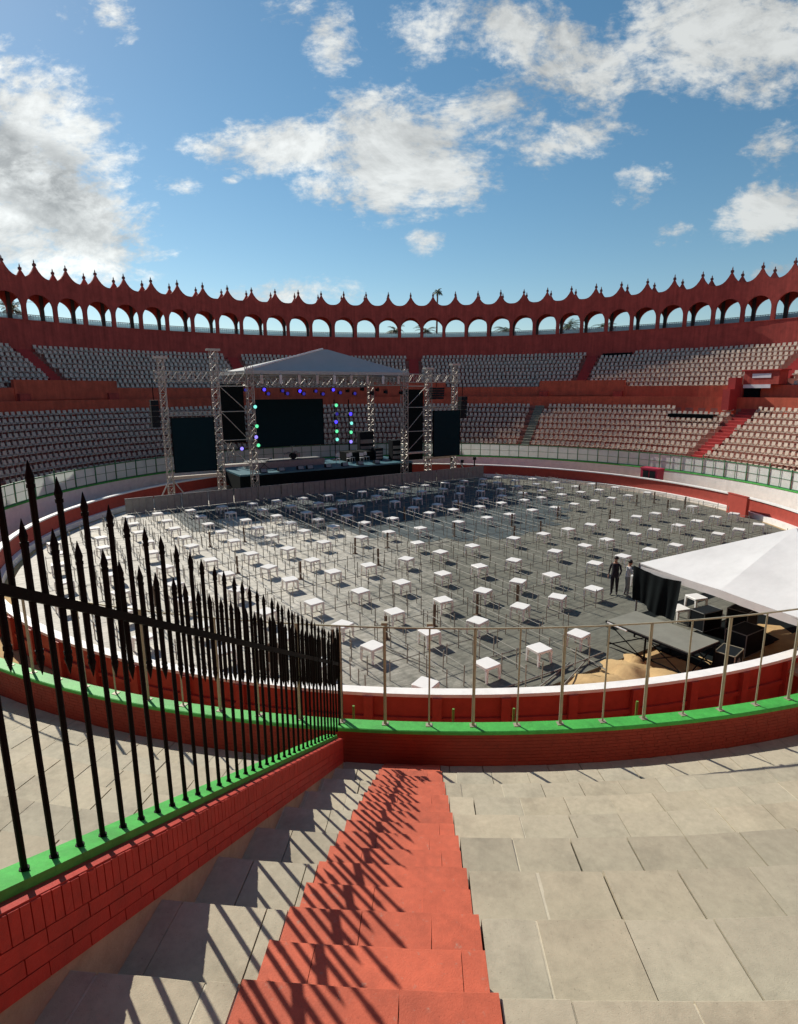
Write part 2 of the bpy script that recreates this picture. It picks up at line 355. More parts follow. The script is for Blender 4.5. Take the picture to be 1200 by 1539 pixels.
# heaps of loose sand beside the platform
def sand_heap():
    mb=MB(); random.seed(3)
    for (x,y,r,h) in [(7.3,17.2,.9,.26),(6.3,16.3,1.0,.2),(8.4,16.6,.8,.25),(9.2,15.9,.8,.2),(5.2,15.5,.9,.14),(7.9,17.9,.5,.2),(6.8,15.6,.7,.15),(7.8,16.2,.5,.16)]:
        n=18; vs=[(x,y,h)]; fs=[]
        for k,(rr,hh) in enumerate([(.25,.9),(.5,.62),(.75,.3),(1,-.03)]):
            for i in range(n):
                a=2*math.pi*i/n; q=rr*r*(1+.22*math.sin(3*a+x)+.12*math.sin(7*a+y)+.06*random.random())
                vs.append((x+q*math.cos(a),y+q*math.sin(a),max(-.03,h*hh*(1+.3*random.random()))))
        for i in range(n): fs.append((0,1+i,1+(i+1)%n))
        for k in range(3):
            for i in range(n): fs.append((1+k*n+i,1+(k+1)*n+i,1+(k+1)*n+(i+1)%n,1+k*n+(i+1)%n))
        mb.add(vs,fs)
    tag(mb.build('sand_heap',M['sand'],smooth=True),'low heaps of orange sand between the red ring barrier and the grey platform','sand',kind='stuff')
sand_heap()
def dark_strips():  # thin blue-grey strips that darken the floor in front of the stage
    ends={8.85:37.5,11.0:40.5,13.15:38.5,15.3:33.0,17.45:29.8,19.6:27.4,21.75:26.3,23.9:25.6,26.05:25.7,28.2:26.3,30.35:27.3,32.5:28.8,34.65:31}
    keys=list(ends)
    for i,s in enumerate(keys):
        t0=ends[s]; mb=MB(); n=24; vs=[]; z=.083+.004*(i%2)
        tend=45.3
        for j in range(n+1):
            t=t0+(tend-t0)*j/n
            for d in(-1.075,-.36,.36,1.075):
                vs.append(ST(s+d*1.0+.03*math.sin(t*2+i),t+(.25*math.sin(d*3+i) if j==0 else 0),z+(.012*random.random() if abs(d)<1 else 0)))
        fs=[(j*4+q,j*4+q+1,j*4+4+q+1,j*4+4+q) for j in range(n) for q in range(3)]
        mb.add(vs,fs); o=mb.build('dark_floor_strip',M['darkstrip'])
        tag(o,f'dark blue-grey strip on the arena floor, {ordn(i+1)} strip counted from the left','darkstrip','dark strips on the floor before the stage')
dark_strips()

# ------------------------------------------------------------------ lower grandstand
WALL_TH=186.264
def slab(mb,k,ta,tb,r0,r1,zt,zb,tint,dz=0.0):
    """one concrete block between two radial joints, with a worn upper edge"""
    n=max(2,int((tb-ta)/.45)); b=.012
    prof=[(r0,zb),(r0,zt-b),(r0+b,zt),(r1,zt),(r1,zb)]
    cols=[]; 
    for i in range(n+1):
        th=ta+(tb-ta)*i/n; j=[(random.uniform(-.006,.006),random.uniform(-.004,.004)) for _ in range(2)]
        for q,(r,z) in enumerate(prof):
            dr=j[0][0] if q in(1,2) else 0; dd=j[0][1] if q in (1,2) else 0
            cols.append(pol(th,r+dr,z+dd+dz))
    fs=[]
    for i in range(n):
        for q in range(4): fs.append((i*5+q,(i+1)*5+q,(i+1)*5+q+1,i*5+q+1))
    fs+= [tuple(range(5)),tuple(range(n*5+4,n*5-1,-1))]
    mb.add(cols,fs,0,tint)
def lower_stand():
    g=empty('lower_grandstand',pol(0,30,0)*0,0,'concrete lower tier of stepped rows ringing the arena behind the green capped wall','grandstand')
    near0,near1=148.0,216.0
    mb=MB(); mbl=MB(); random.seed(11)
    fixed={0:[181.1,179.9,178.7,177.5],1:[181.04,179.85,178.65],2:[180.6,179.46,178.16,176.88],3:[180.65,179.43,178.19,176.95,175.70],4:[180.09,178.81,177.53]}
    rowtint={0:.99,1:.98,2:.96,3:.88,4:1.04,5:1.07,6:1.02,7:1.05,8:1.0}
    leftfix={0:[184.76,185.92],1:[184.71,185.91],2:[184.6,185.57]}
    for k in range(-3,9):
        r0=redge(k) if k<8 else R_OUT+.003; r1=redge(k-1)
        zt=ztread(k); zb=zt-.56 if k<8 else zt-.4
        # right of the red stair
        J=[181.79]; fx=fixed.get(k)
        if fx: J+=fx
        else: J.append(181.79-random.uniform(.4,1.25))
        while J[-1]>near0: J.append(J[-1]-1.25*33.5/((r0+r1)/2+.5)*random.uniform(.97,1.03))
        segs=[(J[i+1],J[i]) for i in range(len(J)-1)]
        J=[184.40]; fx=leftfix.get(k)
        if fx: J+=fx
        else: J.append(184.4+random.uniform(.3,1.1))
        while J[-1]<near1: J.append(J[-1]+1.25*random.uniform(.97,1.03))
        segs+=[(J[i],J[i+1]) for i in range(len(J)-1)]
        for a,b in segs:
            gap=math.degrees(random.choice([.003,.005,.008,.011,.014])/r0)
            if b<=WALL_TH+.4 and a>=WALL_TH-.1: pass
            v=random.uniform(.92,1.05)*rowtint.get(k,1.0); w=random.uniform(-.02,.02)
            if random.random()<.45: slab(mb if b<183 else mbl,k,a-gap*1.5,a+gap*.9,r0+.012,r1-.002,zt-.006,zb,(1.22,1.24,1.28))
            slab(mb if b<183 else mbl,k,a+gap,b-gap,r0,r1+.0,zt,zb,(v*(1+w),v,v*(1-w)),random.uniform(-.004,.004))
    mb.build('paving_slabs',M['slab'],g); mbl.build('paving_slabs',M['slab'],g)
    # red painted stair with half steps
    mb=MB(); random.seed(5)
    for k in range(-3,9):
        r0=redge(k)-.012 if k<8 else R_OUT+.005; r1=redge(k-1); zt=ztread(k)+.022
        js=[181.80,random.uniform(182.3,182.6),random.uniform(183.3,183.6),184.39] if k%2 else [181.80,random.uniform(182.5,182.9),184.39]
        for a,b in zip(js[:-1],js[1:]):
            v=random.uniform(.9,1.08); slab(mb,k,a+.005,b-.005,r0,r1,zt,zt-.5,(v,v,v))
        if k>-3:
            js=[181.83,random.uniform(182.1,183.0),random.uniform(183.2,184.0),184.385]
            for a,b in zip(js[:-1],js[1:]):
                v=random.uniform(.9,1.08); slab(mb,k,a+.004,b-.004,r1-.517,r1-.001,zt+.268,zt-.002,(v,v,v))
    st=mb.build('stair',M['slabred'],g); tag(st,'red painted concrete steps running down to the arena wall')
    # the rest of the ring: plain stepped terrace with pale edges
    mb=MB(); prof=[(R_OUT+.003,ztread(8))]
    for k in range(7,-4,-1): prof+= [(redge(k),ztread(k+1)),(redge(k),ztread(k))]
    prof+= [(37.67,ztread(-3))]
    sweep(mb,prof,near1-360-.01,near0+.01,150)
    mb.build('terrace',M['tierfar'],g)
    mb=MB()
    sweep(mb,[(R_OUT+.004,ztread(8)-.6),(37.66,ztread(-3)-.9)],near0-.5,near1+.5,60); mb.build('underside',M['plinth'],g)
    # stairs of the far side
    for th,half,key,lab in [(59.0,1.25,'aislered','dark red aisle stair between the seat blocks'),(272.0,1.25,'aislered',None),(24.3,.8,'aislegrey','grey green aisle stair between the seat blocks'),(331.0,.9,'aislegrey',None)]:
        mb=MB()
        for k in range(7,-4,-1):
            r0=redge(k); r1=redge(k-1)
            ringbox(mb,r0-.02,r1-.02,ztread(k)-.5,ztread(k)+.02,th-half,th+half,3); ringbox(mb,r1-.517,r1-.022,ztread(k)+.021,ztread(k)+.27,th-half,th+half,3)
        o=mb.build('aisle_stair',M[key],g)
        if lab: o['label']=lab
    return g
lower_stand()

def stand_wall():
    g=empty('stand_wall',(0,0,0),0,'dark red curved wall with bright green cap in front of the lowest row','wall')
    mb=MB(); sweep(mb,[(R_IN+.03,-.03),(R_OUT,-.03),(R_OUT,1.83),(R_IN+.03,1.83)],100,260,140,True)
    mb.build('wall_body',M['standred'],g)
    mb=MB(); sweep(mb,[(R_IN+.03,-.03),(R_OUT,-.03),(R_OUT,1.83),(R_IN+.03,1.83)],-100,100,160,True); o=mb.build('wall_body',M['white'],g); o['label']='white painted far part of the wall'
    mb=MB(); sweep(mb,[(R_IN,1.832),(R_OUT+.035,1.832),(R_OUT+.035,1.90),(R_OUT+.015,1.915),(R_IN+.02,1.915),(R_IN,1.90)],0,360,300,True)
    mb.build('coping',M['green'],g)
    # thin brick courses on the near face
    mb=MB(); random.seed(2)
    for c in range(9):
        z0=1.085+.02+c*.08
        th=150+random.random()
        while th<215:
            w=.62*random.uniform(.95,1.05)
            ringbox(mb,R_OUT+.001,R_OUT+.006+random.uniform(0,.003),z0,z0+.074,th,th+w-.02,1); th+=w
    mb.build('brickwork',M['standred'],g)
stand_wall()

def rail_fences():
    # near rail: weathered posts and a top rail
    g=empty('rail_fence',(0,0,0),0,'pale weathered post and rail fence on the green wall cap nearest the camera','fence')
    ths=[]; th=150.0
    thk=0
    base=184.37
    # post bearings on the near arc: alternate thick and thin
    for i in range(-17,36):
        th=base-i*2.06*-1 if False else base+i*2.06
        thick=(i%2==0)
        mb=MB(); r=.034 if thick else .019
        p=pol(th,26.18,1.915); mb.tube(p,p+Vector((0,0,2.2)),r,n=8); mb.box(p+Vector((0,0,.006)),er(th)*.07,et(th)*.07,(0,0,.006))
        if i==-1 or i==0: mb.box(p+Vector((0,0,2.30)),er(th)*.05,et(th)*.06,(0,0,.03))
        mb.build('post',M['post'],g)
    mb=MB(); a=base-17*2.06; b=base+35*2.06
    ringbox(mb,26.165,26.195,4.115,4.145,a,b,110); mb.build('top_rail',M['post'],g)
    # far rail: green frame with pale screen panels
    f=empty('panel_fence',(0,0,0),0,'green framed fence of pale screen panels at the foot of the far seats','fence')
    t0,t1=-97.0,97.0; n=86
    mb=MB(); ringbox(mb,26.15,26.23,3.19,3.27,t0,t1,n); mb.build('top_rail',M['greenpost'],f)
    mb=MB(); ringbox(mb,26.15,26.23,1.93,2.0,t0,t1,n); mb.build('bottom_rail',M['greenpost'],f)
    mb=MB(); ringbox(mb,26.165,26.19,2.58,2.605,t0,t1,n); mb.build('middle_rail',M['greenpost'],f)
    for i in range(n+1):
        th=t0+(t1-t0)*i/n; mb=MB(); w=.03 if i%2==0 else .016
        top=3.19 if i%2 else 3.55 if i%6==0 else 3.35
        c=pol(th,26.14-.0,(1.92+top)/2); mb.box(c,er(th)*w,et(th)*w,(0,0,(top-1.92)/2)); mb.build('post',M['greenpost'],f)
    for i in range(0,n,2):
        th=t0+(t1-t0)*i/n; th2=t0+(t1-t0)*(i+2)/n
        mb=MB(); ringbox(mb,26.195,26.205,2.0,3.19,th+.07,th2-.07,2); mb.build('screen_panel',M['panel'],f)
rail_fences()
for th in (181.0,177.8,171.0,186.3):
    mb=MB(); p=pol(th,25.2,0); mb.tube(p,p+Vector((0,0,1.72)),.03,n=8); mb.lathe(p,[(.06,0),(.06,.03),(.03,.05)])
    lab={181.0:'slim green peg behind the ring barrier, nearest below the leftmost table of the front row',177.8:'slim green peg behind the ring barrier, midway along the near rail fence',171.0:'slim green peg behind the ring barrier below the white tent',186.3:'slim green peg behind the ring barrier beside the end of the spiked fence'}[th]
    tag(mb.build('green_peg',M['pegg'],loc=tuple(p)),lab,'post','green pegs standing behind the ring barrier')

def barrera():
    g=empty('ring_barrier',(0,0,0),0,'low red wooden ring barrier with white cap enclosing the arena floor','barrier')
    mb=MB(); sweep(mb,[(23.62,0),(23.78,0),(23.78,1.23),(23.62,1.23)],0,360,240,True); mb.build('boards',M['board'],g)
    mb=MB(); sweep(mb,[(23.54,1.232),(23.86,1.232),(23.86,1.32),(23.54,1.32)],0,360,240,True); mb.build('coping',M['white'],g)
    mb=MB(); sweep(mb,[(23.34,0),(23.618,0),(23.618,.36),(23.34,.36)],0,360,240,True); mb.build('foot_ledge',M['white'],g)
    mb=MB(); sweep(mb,[(23.782,.52),(23.85,.52),(23.85,.64),(23.782,.64)],100,260,120,True); mb.build('mid_rail',M['board'],g)
    random.seed(8); th=152
    while th<262:
        mb=MB(); p=pol(th,23.85,.615); mb.box(p,er(th)*.075,et(th)*.12,(0,0,.615)); mb.build('pilaster',M['board'],g); th+=4.25
barrera()

# ------------------------------------------------------------------ dividing wall and spiked fence beside the stair
PW=Vector((-1.2320,10.8767,0)); DV=(Vector((CX,CY,0))-PW).normalized(); NV=Vector((DV.y,-DV.x,0))
def FW(s,off,z): return PW+DV*s+NV*off+Vector((0,0,z))
ctop=lambda s: 1.875-.53*s if s<0 else 1.915
def dividing_wall():
    g=empty('dividing_wall',FW(-5,0,0)*0,0,'sloping red brick wall with green cap running down beside the red stair','wall')
    s0,s1=-11.0,-.02
    def sheared(mb,sa,sb,o0,o1,h0,h1,mi=0):
        P=[FW(s,o,ctop(s)+h) for h in(h0,h1) for o in(o0,o1) for s in(sa,sb)]
        mb.add(P,[(0,2,3,1),(4,5,7,6),(0,1,5,4),(2,6,7,3),(0,4,6,2),(1,3,7,5)],mi)
    mb=MB(); n=22
    for i in range(n):
        a=s0+(s1-s0)*i/n; b=s0+(s1-s0)*(i+1)/n; sheared(mb,a,b,-.34,-.085,-.07,0)
    mb.build('coping',M['green'],g)
    mb=MB(); sheared(mb,s0,s1,-.29,.022,-.64,-.072)
    random.seed(4)
    s=s0
    while s<s1-.02:        # upright course on top
        w=.078*random.uniform(.97,1.03); e=random.uniform(-.0015,.0015); sheared(mb,s,min(s+w-.008,s1),-.10,0.036+e,-.30,-.082+random.uniform(-.006,.003)); s+=w
    for c,(h0,h1) in enumerate([(-.415,-.307),(-.53,-.422),(-.64,-.537)]):
        s=s0-.18*(c%2)
        while s<s1-.02:
            w=.36*random.uniform(.98,1.02); e=random.uniform(-.0015,.0015); sheared(mb,s,min(s+w-.009,s1),-.10,0.036+e,h0,h1); s+=w
    mb.build('brick_body',M['brick'],g)
    mb=MB(); 
    P=[]; 
    for s in(s0,s1): P+= [FW(s,-.285,ctop(s)-1.75),FW(s,.025,ctop(s)-1.75),FW(s,.025,ctop(s)-.642),FW(s,-.285,ctop(s)-.642)]
    mb.add(P,[(0,1,2,3),(7,6,5,4),(0,4,5,1),(1,5,6,2),(2,6,7,3),(3,7,4,0)]); mb.build('plinth',M['plinth'],g)
dividing_wall()
def spiked_fence():
    g=empty('spiked_fence',(0,0,0),0,'black iron fence of long and short spear bars on the sloping brick wall','fence')
    pitch=.236
    offs=lambda s: -.20+.09*max(0,(s+8)/8.5)
    r=.0195
    def spear(mb,p,up=1,L=.17):
        q=p; u=Vector((0,0,up))
        mb.tube(q,q+u*.025,r*1.3,r*1.3,8); mb.tube(q+u*.025,q+u*.06,r*1.0,r*1.35,8); mb.tube(q+u*.06,q+u*L,r*1.35,.002,8)
    # one straight long bar and one short bar, then copies
    mb=MB(); mb.tube((0,0,-.02),(0,0,2.52),r,n=8); spear(mb,Vector((0,0,2.52))); mb.tube((0,0,.0),(0,0,.02),r*1.5,r*1.5,8)
    bar=mb.build('long_bar',M['iron'],g)
    mb=MB(); mb.tube((0,0,1.47),(0,0,2.14),r*1.12,n=8); spear(mb,Vector((0,0,2.14))); spear(mb,Vector((0,0,1.47)),-1)
    sb=mb.build('short_bar',M['iron'],g)
    first=True
    s=-7.95-12*pitch; i=0
    while s<.5:
        a=bar if first else bar.copy(); b=sb if first else sb.copy()
        if not first: COL.objects.link(a); COL.objects.link(b)
        a.parent=g; b.parent=g
        a.location=FW(s,offs(s),ctop(s)); a.scale=(1,1,(2.70-.057*(s+7.3))/2.69); a.rotation_euler=(random.uniform(-.006,.006),random.uniform(-.006,.006),random.random())
        b.location=FW(s+pitch/2,offs(s),ctop(s+pitch/2)-.030*(s+7.5)+random.uniform(-.01,.01)); b.rotation_euler=(random.uniform(-.008,.008),random.uniform(-.008,.008),random.random())
        first=False; s+=pitch; i+=1
    mb=MB(); s0,s1=-11.0,.5; P=[FW(s_,offs(s_)+o,1.875-.53*s_+1.82-.026*(s_+7.5)+h) for h in(-.037,.037) for o in(-.018,.018) for s_ in(s0,s1)]
    mb.add(P,[(0,2,3,1),(4,5,7,6),(0,1,5,4),(2,6,7,3),(0,4,6,2),(1,3,7,5)]); mb.build('rail',M['iron'],g)
    mb=MB(); mb.box(FW(.56,offs(.5),1.915+1.0),DV*.03,NV*.03,(0,0,1.0)); spear(mb,FW(.56,offs(.5),1.915+2.0)); mb.build('end_post',M['iron'],g)
spiked_fence()

# ------------------------------------------------------------------ upper tier, parapets and arcade
ZS,ZA,ZC,ZP,ZT=16.10,18.82,20.40,21.70,22.0     # sill, arch top, scallop low point, peak, tip
BAY=3.75
def upper():
    g=empty('upper_grandstand',(0,0,0),0,'upper tier of stepped seat rows behind an orange red parapet','grandstand')
    mb=MB(); prof=[(38.95,8.2),(38.95,8.9)]
    for k in range(9): prof+= [(38.95+.9*k,8.9+.5*k),(38.95+.9*(k+1),8.9+.5*k)] if k==0 else [(38.95+.9*k,8.9+.5*k),(38.95+.9*(k+1),8.9+.5*k)]
    sweep(mb,prof,-130,130,160); mb.build('terrace',M['tierfar'],g)
    mb=MB(); sweep(mb,[(37.67,6.2),(37.9,6.2),(37.9,8.12),(37.67,8.12)],0,360,200,True); mb.build('lower_parapet',M['orange'],g)
    mb=MB(); sweep(mb,[(37.9,7.5),(38.7,7.5)],-130,130,160); mb.build('passage',M['tierfar'],g)
    mb=MB(); sweep(mb,[(38.7,7.3),(38.94,7.3),(38.94,9.28),(38.7,9.28)],0,360,200,True); mb.build('upper_parapet',M['orange'],g)
    for c in(31.2,300.0,-1.0,266.0):
        w=7.4
        mb=MB(); ringbox(mb,38.62,39.0,8.2,9.98,c-w,c+w,20); o=mb.build('raised_parapet',M['orange'],g)
        for e in(-1,1):
            mb=MB(); ringbox(mb,38.2,38.62,7.5,8.75,c+e*(w-.9)-.75,c+e*(w-.9)+.75,4); ringbox(mb,38.18,38.2,7.55,8.45,c+e*(w-.9)-.4,c+e*(w-.9)+.4,3); mb.build('buttress',M['facade'],g)
    for th in(30.3,300.7,-30.0,0.5,60.3,270.5):
        mb=MB()
        for k in range(9):
            r0=38.95+.9*k; ringbox(mb,r0-.02,r0+.88,8.9+.5*k-.4,8.9+.5*k+.03,th-.85,th+.85,3); ringbox(mb,r0+.43,r0+.879,8.9+.5*k+.031,8.9+.5*k+.27,th-.85,th+.85,3)
        mb.build('aisle_stair',M['aislered'],g)
upper()
def arcade():
    def make(name,r0,r1,label,opf):
        g=empty(name,(0,0,0),0,label,'arcade')
        mb=MB(); nb=int(round(360/BAY)); half=BAY/2; op=opf*half
        xs=[-half,-half*.93,-half*.86,-op]; na=14
        xs=[-half,-half*.9]+[-op]+[op*math.cos(math.pi*(1-j/na)) for j in range(1,na)]+[op]+[half*.9]
        arad=op*R_(1)*r0   # metres
        zs=ZA-arad*1.02
        def top(x):
            q=abs(x)/half; # circular scallop: peak above the arch centre, low over the pillars
            return ZC+(ZP-ZC)*((1-q)**2.7)
        cols=[]
        for b in range(nb):
            th0=b*BAY
            for x in xs:
                if abs(x)<op-1e-6: zl=zs+math.sqrt(max(0,1-(x/op)**2))*arad*1.02
                else: zl=None
                cols.append((th0+x,x,zl,top(x)))
        n=len(cols)
        for i in range(n):
            a=cols[i]; b=cols[(i+1)%n]
            ta,tb=a[0],b[0] if i<n-1 else b[0]+360
            def z_low(c,left):
                return c[2]
            ina=abs(a[1])<=op+1e-6 and abs(b[1])<=op+1e-6 and abs(a[1]-b[1])<op
            la=(a[2] if a[2] is not None else zs) if ina else ZS-.01
            lb=(b[2] if b[2] is not None else zs) if ina else ZS-.01
            A0,A1,A2,A3=pol(ta,r0,la),pol(ta,r0,a[3]),pol(ta,r1,a[3]),pol(ta,r1,la)
            B0,B1,B2,B3=pol(tb,r0,lb),pol(tb,r0,b[3]),pol(tb,r1,b[3]),pol(tb,r1,lb)
            mb.add([A0,A1,A2,A3,B0,B1,B2,B3],[(0,1,5,4),(1,2,6,5),(2,3,7,6),(3,0,4,7)])
            # jambs
            if abs(a[1]+op)<1e-6: mb.add([pol(ta,r0,ZS),pol(ta,r0,zs),pol(ta,r1,zs),pol(ta,r1,ZS)],[(0,1,2,3)])
            if abs(a[1]-op)<1e-6: mb.add([pol(ta,r0,ZS),pol(ta,r0,zs),pol(ta,r1,zs),pol(ta,r1,ZS)],[(3,2,1,0)])
        mb.build('wall',M['facade'],g)
        # finials on the peaks
        mb=MB(); mb.box((0,0,.07),(.13,0,0),(0,.16,0),(0,0,.12)); mb.lathe((0,0,.19),[(.10,0),(.10,.06),(.05,.12),(.075,.22),(.04,.28),(.012,.40)],8)
        fo=mb.build('finial',M['finial'],g); first=True
        for b in range(nb):
            th=b*BAY
            if 96<th<264: continue
            o=fo if first else fo.copy()
            if not first: COL.objects.link(o)
            o.parent=g; first=False; o.location=pol(th,(r0+r1)/2,ZP-.04); o.rotation_euler=(0,random.uniform(-.03,.03),-R_(th)); o.scale=(1,1,random.uniform(.85,1.1))
        return g
    gi=make('inner_arcade',47.15,47.42,'inner red arcade of round arches with scalloped crest above the upper seats',.86)
    mb=MB(); sweep(mb,[(47.05,12.8),(47.62,12.8),(47.62,16.09),(47.05,16.09)],0,360,200,True); mb.build('base_wall',M['facade'],gi)
    mb=MB(); sweep(mb,[(47.0,16.092),(47.66,16.092),(47.66,16.17),(47.0,16.17)],0,360,200,True); mb.build('sill',M['facade'],gi)
    go=make('outer_arcade',50.3,50.55,'outer red arcade seen through the arches of the inner one, lined with pale railing',.90)
    mb=MB(); sweep(mb,[(50.28,-.05),(50.75,-.05),(50.75,16.09),(50.28,16.09)],0,360,200,True); mb.build('outer_wall',M['facade'],go)
    mb=MB(); sweep(mb,[(47.62,15.9),(50.3,15.9),(50.3,16.05),(47.62,16.05)],0,360,200,True); mb.build('gallery_floor',M['tierfar'],go)
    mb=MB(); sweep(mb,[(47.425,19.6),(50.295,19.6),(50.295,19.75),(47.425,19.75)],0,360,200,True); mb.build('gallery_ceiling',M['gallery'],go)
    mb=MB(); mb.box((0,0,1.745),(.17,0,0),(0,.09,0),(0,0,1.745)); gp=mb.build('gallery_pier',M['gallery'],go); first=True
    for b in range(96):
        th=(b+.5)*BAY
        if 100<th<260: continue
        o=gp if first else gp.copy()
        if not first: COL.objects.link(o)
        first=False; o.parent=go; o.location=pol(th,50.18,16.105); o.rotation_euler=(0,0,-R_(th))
    mb=MB(); ringbox(mb,50.45,50.52,17.05,17.12,-95,95,160); ringbox(mb,50.45,50.52,16.2,16.26,-95,95,160); ringbox(mb,50.46,50.51,16.62,16.66,-95,95,160)
    th=-95
    while th<95:
        p=pol(th,50.485,16.63); mb.box(p,er(th)*.02,et(th)*.035,(0,0,.43)); th+=.3
    mb.build('railing',M['rail_teal'],go)
    mb=MB(); ringbox(mb,50.40,50.415,16.1,16.98,-95,95,160); mb.build('haze_strip',M['bluepanel'],go)  # added pale blue strip that paints in haze behind the railing
arcade()

# booth on the right
def booth():
    g=empty('entrance_booth',(0,0,0),0,'small red booth with white signboards and dark doorway above the right aisle','booth')
    t0,t1=57.2,61.2
    mb=MB(); ringbox(mb,38.2,39.6,9.35,10.62,t0,t1+.9,8); ringbox(mb,38.2,39.6,7.55,9.35,t0-1.6,t0,4)
    mb.build('body',M['facade'],g)
    mb=MB(); ringbox(mb,38.05,39.7,10.62,10.74,t0-.3,t1+1.2,8); mb.build('roof',M['aislered'],g)
    mb=MB(); ringbox(mb,38.16,38.199,9.95,10.35,t0+1.2,t1-.2,4); mb.build('signboard',M['whitebrd'],g)
    mb=MB(); ringbox(mb,38.10,38.199,9.0,9.34,t0+.1,t1-.1,4); mb.build('signboard',M['whitebrd'],g)
    mb=MB(); ringbox(mb,38.4,38.69,7.55,9.0,t0+.1,t0+2.2,4); mb.build('doorway',M['blackcloth'],g)
    mb=MB(); ringbox(mb,36.2,38.2,6.9,8.9,t0-1.3,t0-.2,3); ringbox(mb,37.0,38.21,8.9,10.0,t0-1.3,t0-.2,3); mb.build('stair_wall',M['aislered'],g)
booth()
def awnings():
    for t0,t1,r,z,lab in[(48.2,55.6,35.2,6.35,'low dark awning over the top lower rows left of the right red aisle'),(31.8,36.2,46.6,13.35,'low dark awning along the back of the upper right seats')]:
        g=empty('dark_awning',(0,0,0),0,lab,'awning')
        mb=MB(); ringbox(mb,r,r+1.3,z,z+.10,t0,t1,8); mb.build('roof_sheet',M['blackcloth'],g)
        mb=MB(); ringbox(mb,r+.02,r+.05,z-.28,z-.001,t0,t1,8); mb.build('fascia',M['blackcloth'],g)
        for q in range(4):
            th=t0+(t1-t0)*(q+.15)/3.4; mb=MB(); p=pol(th,r+.1,z); mb.tube(p-Vector((0,0,.75)),p,.03,n=6); mb.build('leg',M['iron'],g)
awnings()

# ------------------------------------------------------------------ seats
def seat_verts():
    mb=MB()
    mb.box((0,.02,.36),(.185,0,0),(0,.19,0),(0,0,.025))                 # pan
    mb.box((0,.23,.58),(.20,0,0),(0,.02,.03),(0,.03,-.20)) if False else mb.box((0,.235,.60),(.155,0,0),(0,.022,0),(0,.035,.17))   # back
    mb.box((-.19,.1,.44),(.014,0,0),(0,.13,0),(0,0,.055)); mb.box((.19,.1,.44),(.014,0,0),(0,.13,0),(0,0,.055))
    mb.box((0,.06,.17),(.03,0,0),(0,.06,0),(0,0,.17))
    return mb
SB=seat_verts()
def seats():
    f=867.5; p=R_(11.937)
    allp=[]
    def vis(P,m_=30):
        z=P.z-EYE; d=P.y*math.cos(p)-z*math.sin(p)
        if d<1: return False
        px=600+f*P.x/d; return -m_<px<1200+m_
    A_L=[(59.0,1.7),(272.0,1.7),(24.3,1.3),(331.0,1.3)]; A_U=[(30.3,1.25),(300.7,1.25),(330.0,1.25),(.5,1.25),(60.3,1.25),(270.5,1.25)]
    def ok(th,L): return all(abs((th-a+180)%360-180)>h for a,h in L)
    for tier in(0,1):
        rows=range(-3,7) if tier==0 else range(0,9)
        for k in rows:
            r=redge(k)+.42 if tier==0 else 38.95+.9*k+.40; z=ztread(k) if tier==0 else 8.9+.5*k
            d=math.degrees(.53/r); n=int(190/d)
            for i in range(n):
                th=-95+i*d+(.5*d if (tier==1 and k%2) else 0)+(.1*d*((k*7)%5))
                if not ok(th,A_L if tier==0 else A_U): continue
                if tier==0 and k<=-2 and 48<th<55.8: continue
                if tier==1 and k>=8 and 31.6<th<36.4: continue
                if tier==1 and k<=0 and any(abs((th-c+180)%360-180)<7.6 for c in(31.2,300.0,-1.0,266.0)): continue
                if tier==1 and k<=1 and 55.4<th<62.8: continue
                P=pol(th,r,z)
                if vis(P): allp.append((P.y*math.cos(p)-(P.z-EYE)*math.sin(p),tier,k,i,th,P))
    allp.sort(key=lambda a:a[0])
    near=allp[:300]; rest=allp[300:]
    me=None; cnt={}
    base=SB.build('stadium_seat',M['seat'])
    first=True
    ids={}
    for d,tier,k,i,th,P in near:
        side='right' if P.x>0 else 'left'
        ids.setdefault((side,tier,k),[]).append((abs(math.degrees(math.atan2(P.x,P.y))),th,P))
    for (side,tier,k),lst in ids.items():
        lst.sort(key=lambda a:-a[0])
        row=(7-k) if tier==0 else k+1
        for j,(a,th,P) in enumerate(lst):
            o=base if first else base.copy()
            if not first: COL.objects.link(o)
            first=False
            o.location=P; o.rotation_euler=(random.uniform(-.02,.02),0,-R_(th)+random.uniform(-.03,.03))
            tag(o,f'pale plastic seat, {ordn(row)} {"lower" if tier==0 else "upper"} row from the front, {ordn(j+1)} from the {side} picture edge','seat','pale plastic stadium seats')
    bv=np.array(SB.v); bf=SB.f; nv=len(bv); V=np.zeros((len(rest)*nv,3)); F=[]
    for q,(d,tier,k,i,th,P) in enumerate(rest):
        a=-R_(th)+random.uniform(-.05,.05); c,s=math.cos(a),math.sin(a)
        vv=bv*[1,1,random.uniform(.95,1.05)]
        V[q*nv:(q+1)*nv,0]=vv[:,0]*c-vv[:,1]*s+P.x; V[q*nv:(q+1)*nv,1]=vv[:,0]*s+vv[:,1]*c+P.y; V[q*nv:(q+1)*nv,2]=vv[:,2]+P.z
        F+= [tuple(x+q*nv for x in ff) for ff in bf]
    m2=bpy.data.meshes.new('stadium_seats'); m2.from_pydata(V.tolist(),[],F); m2.materials.append(M['seat']); m2.update()
    o=bpy.data.objects.new('stadium_seats',m2); COL.objects.link(o); tag(o,'rows of pale plastic seats filling both tiers of the far stands','seats',kind='stuff')
seats()

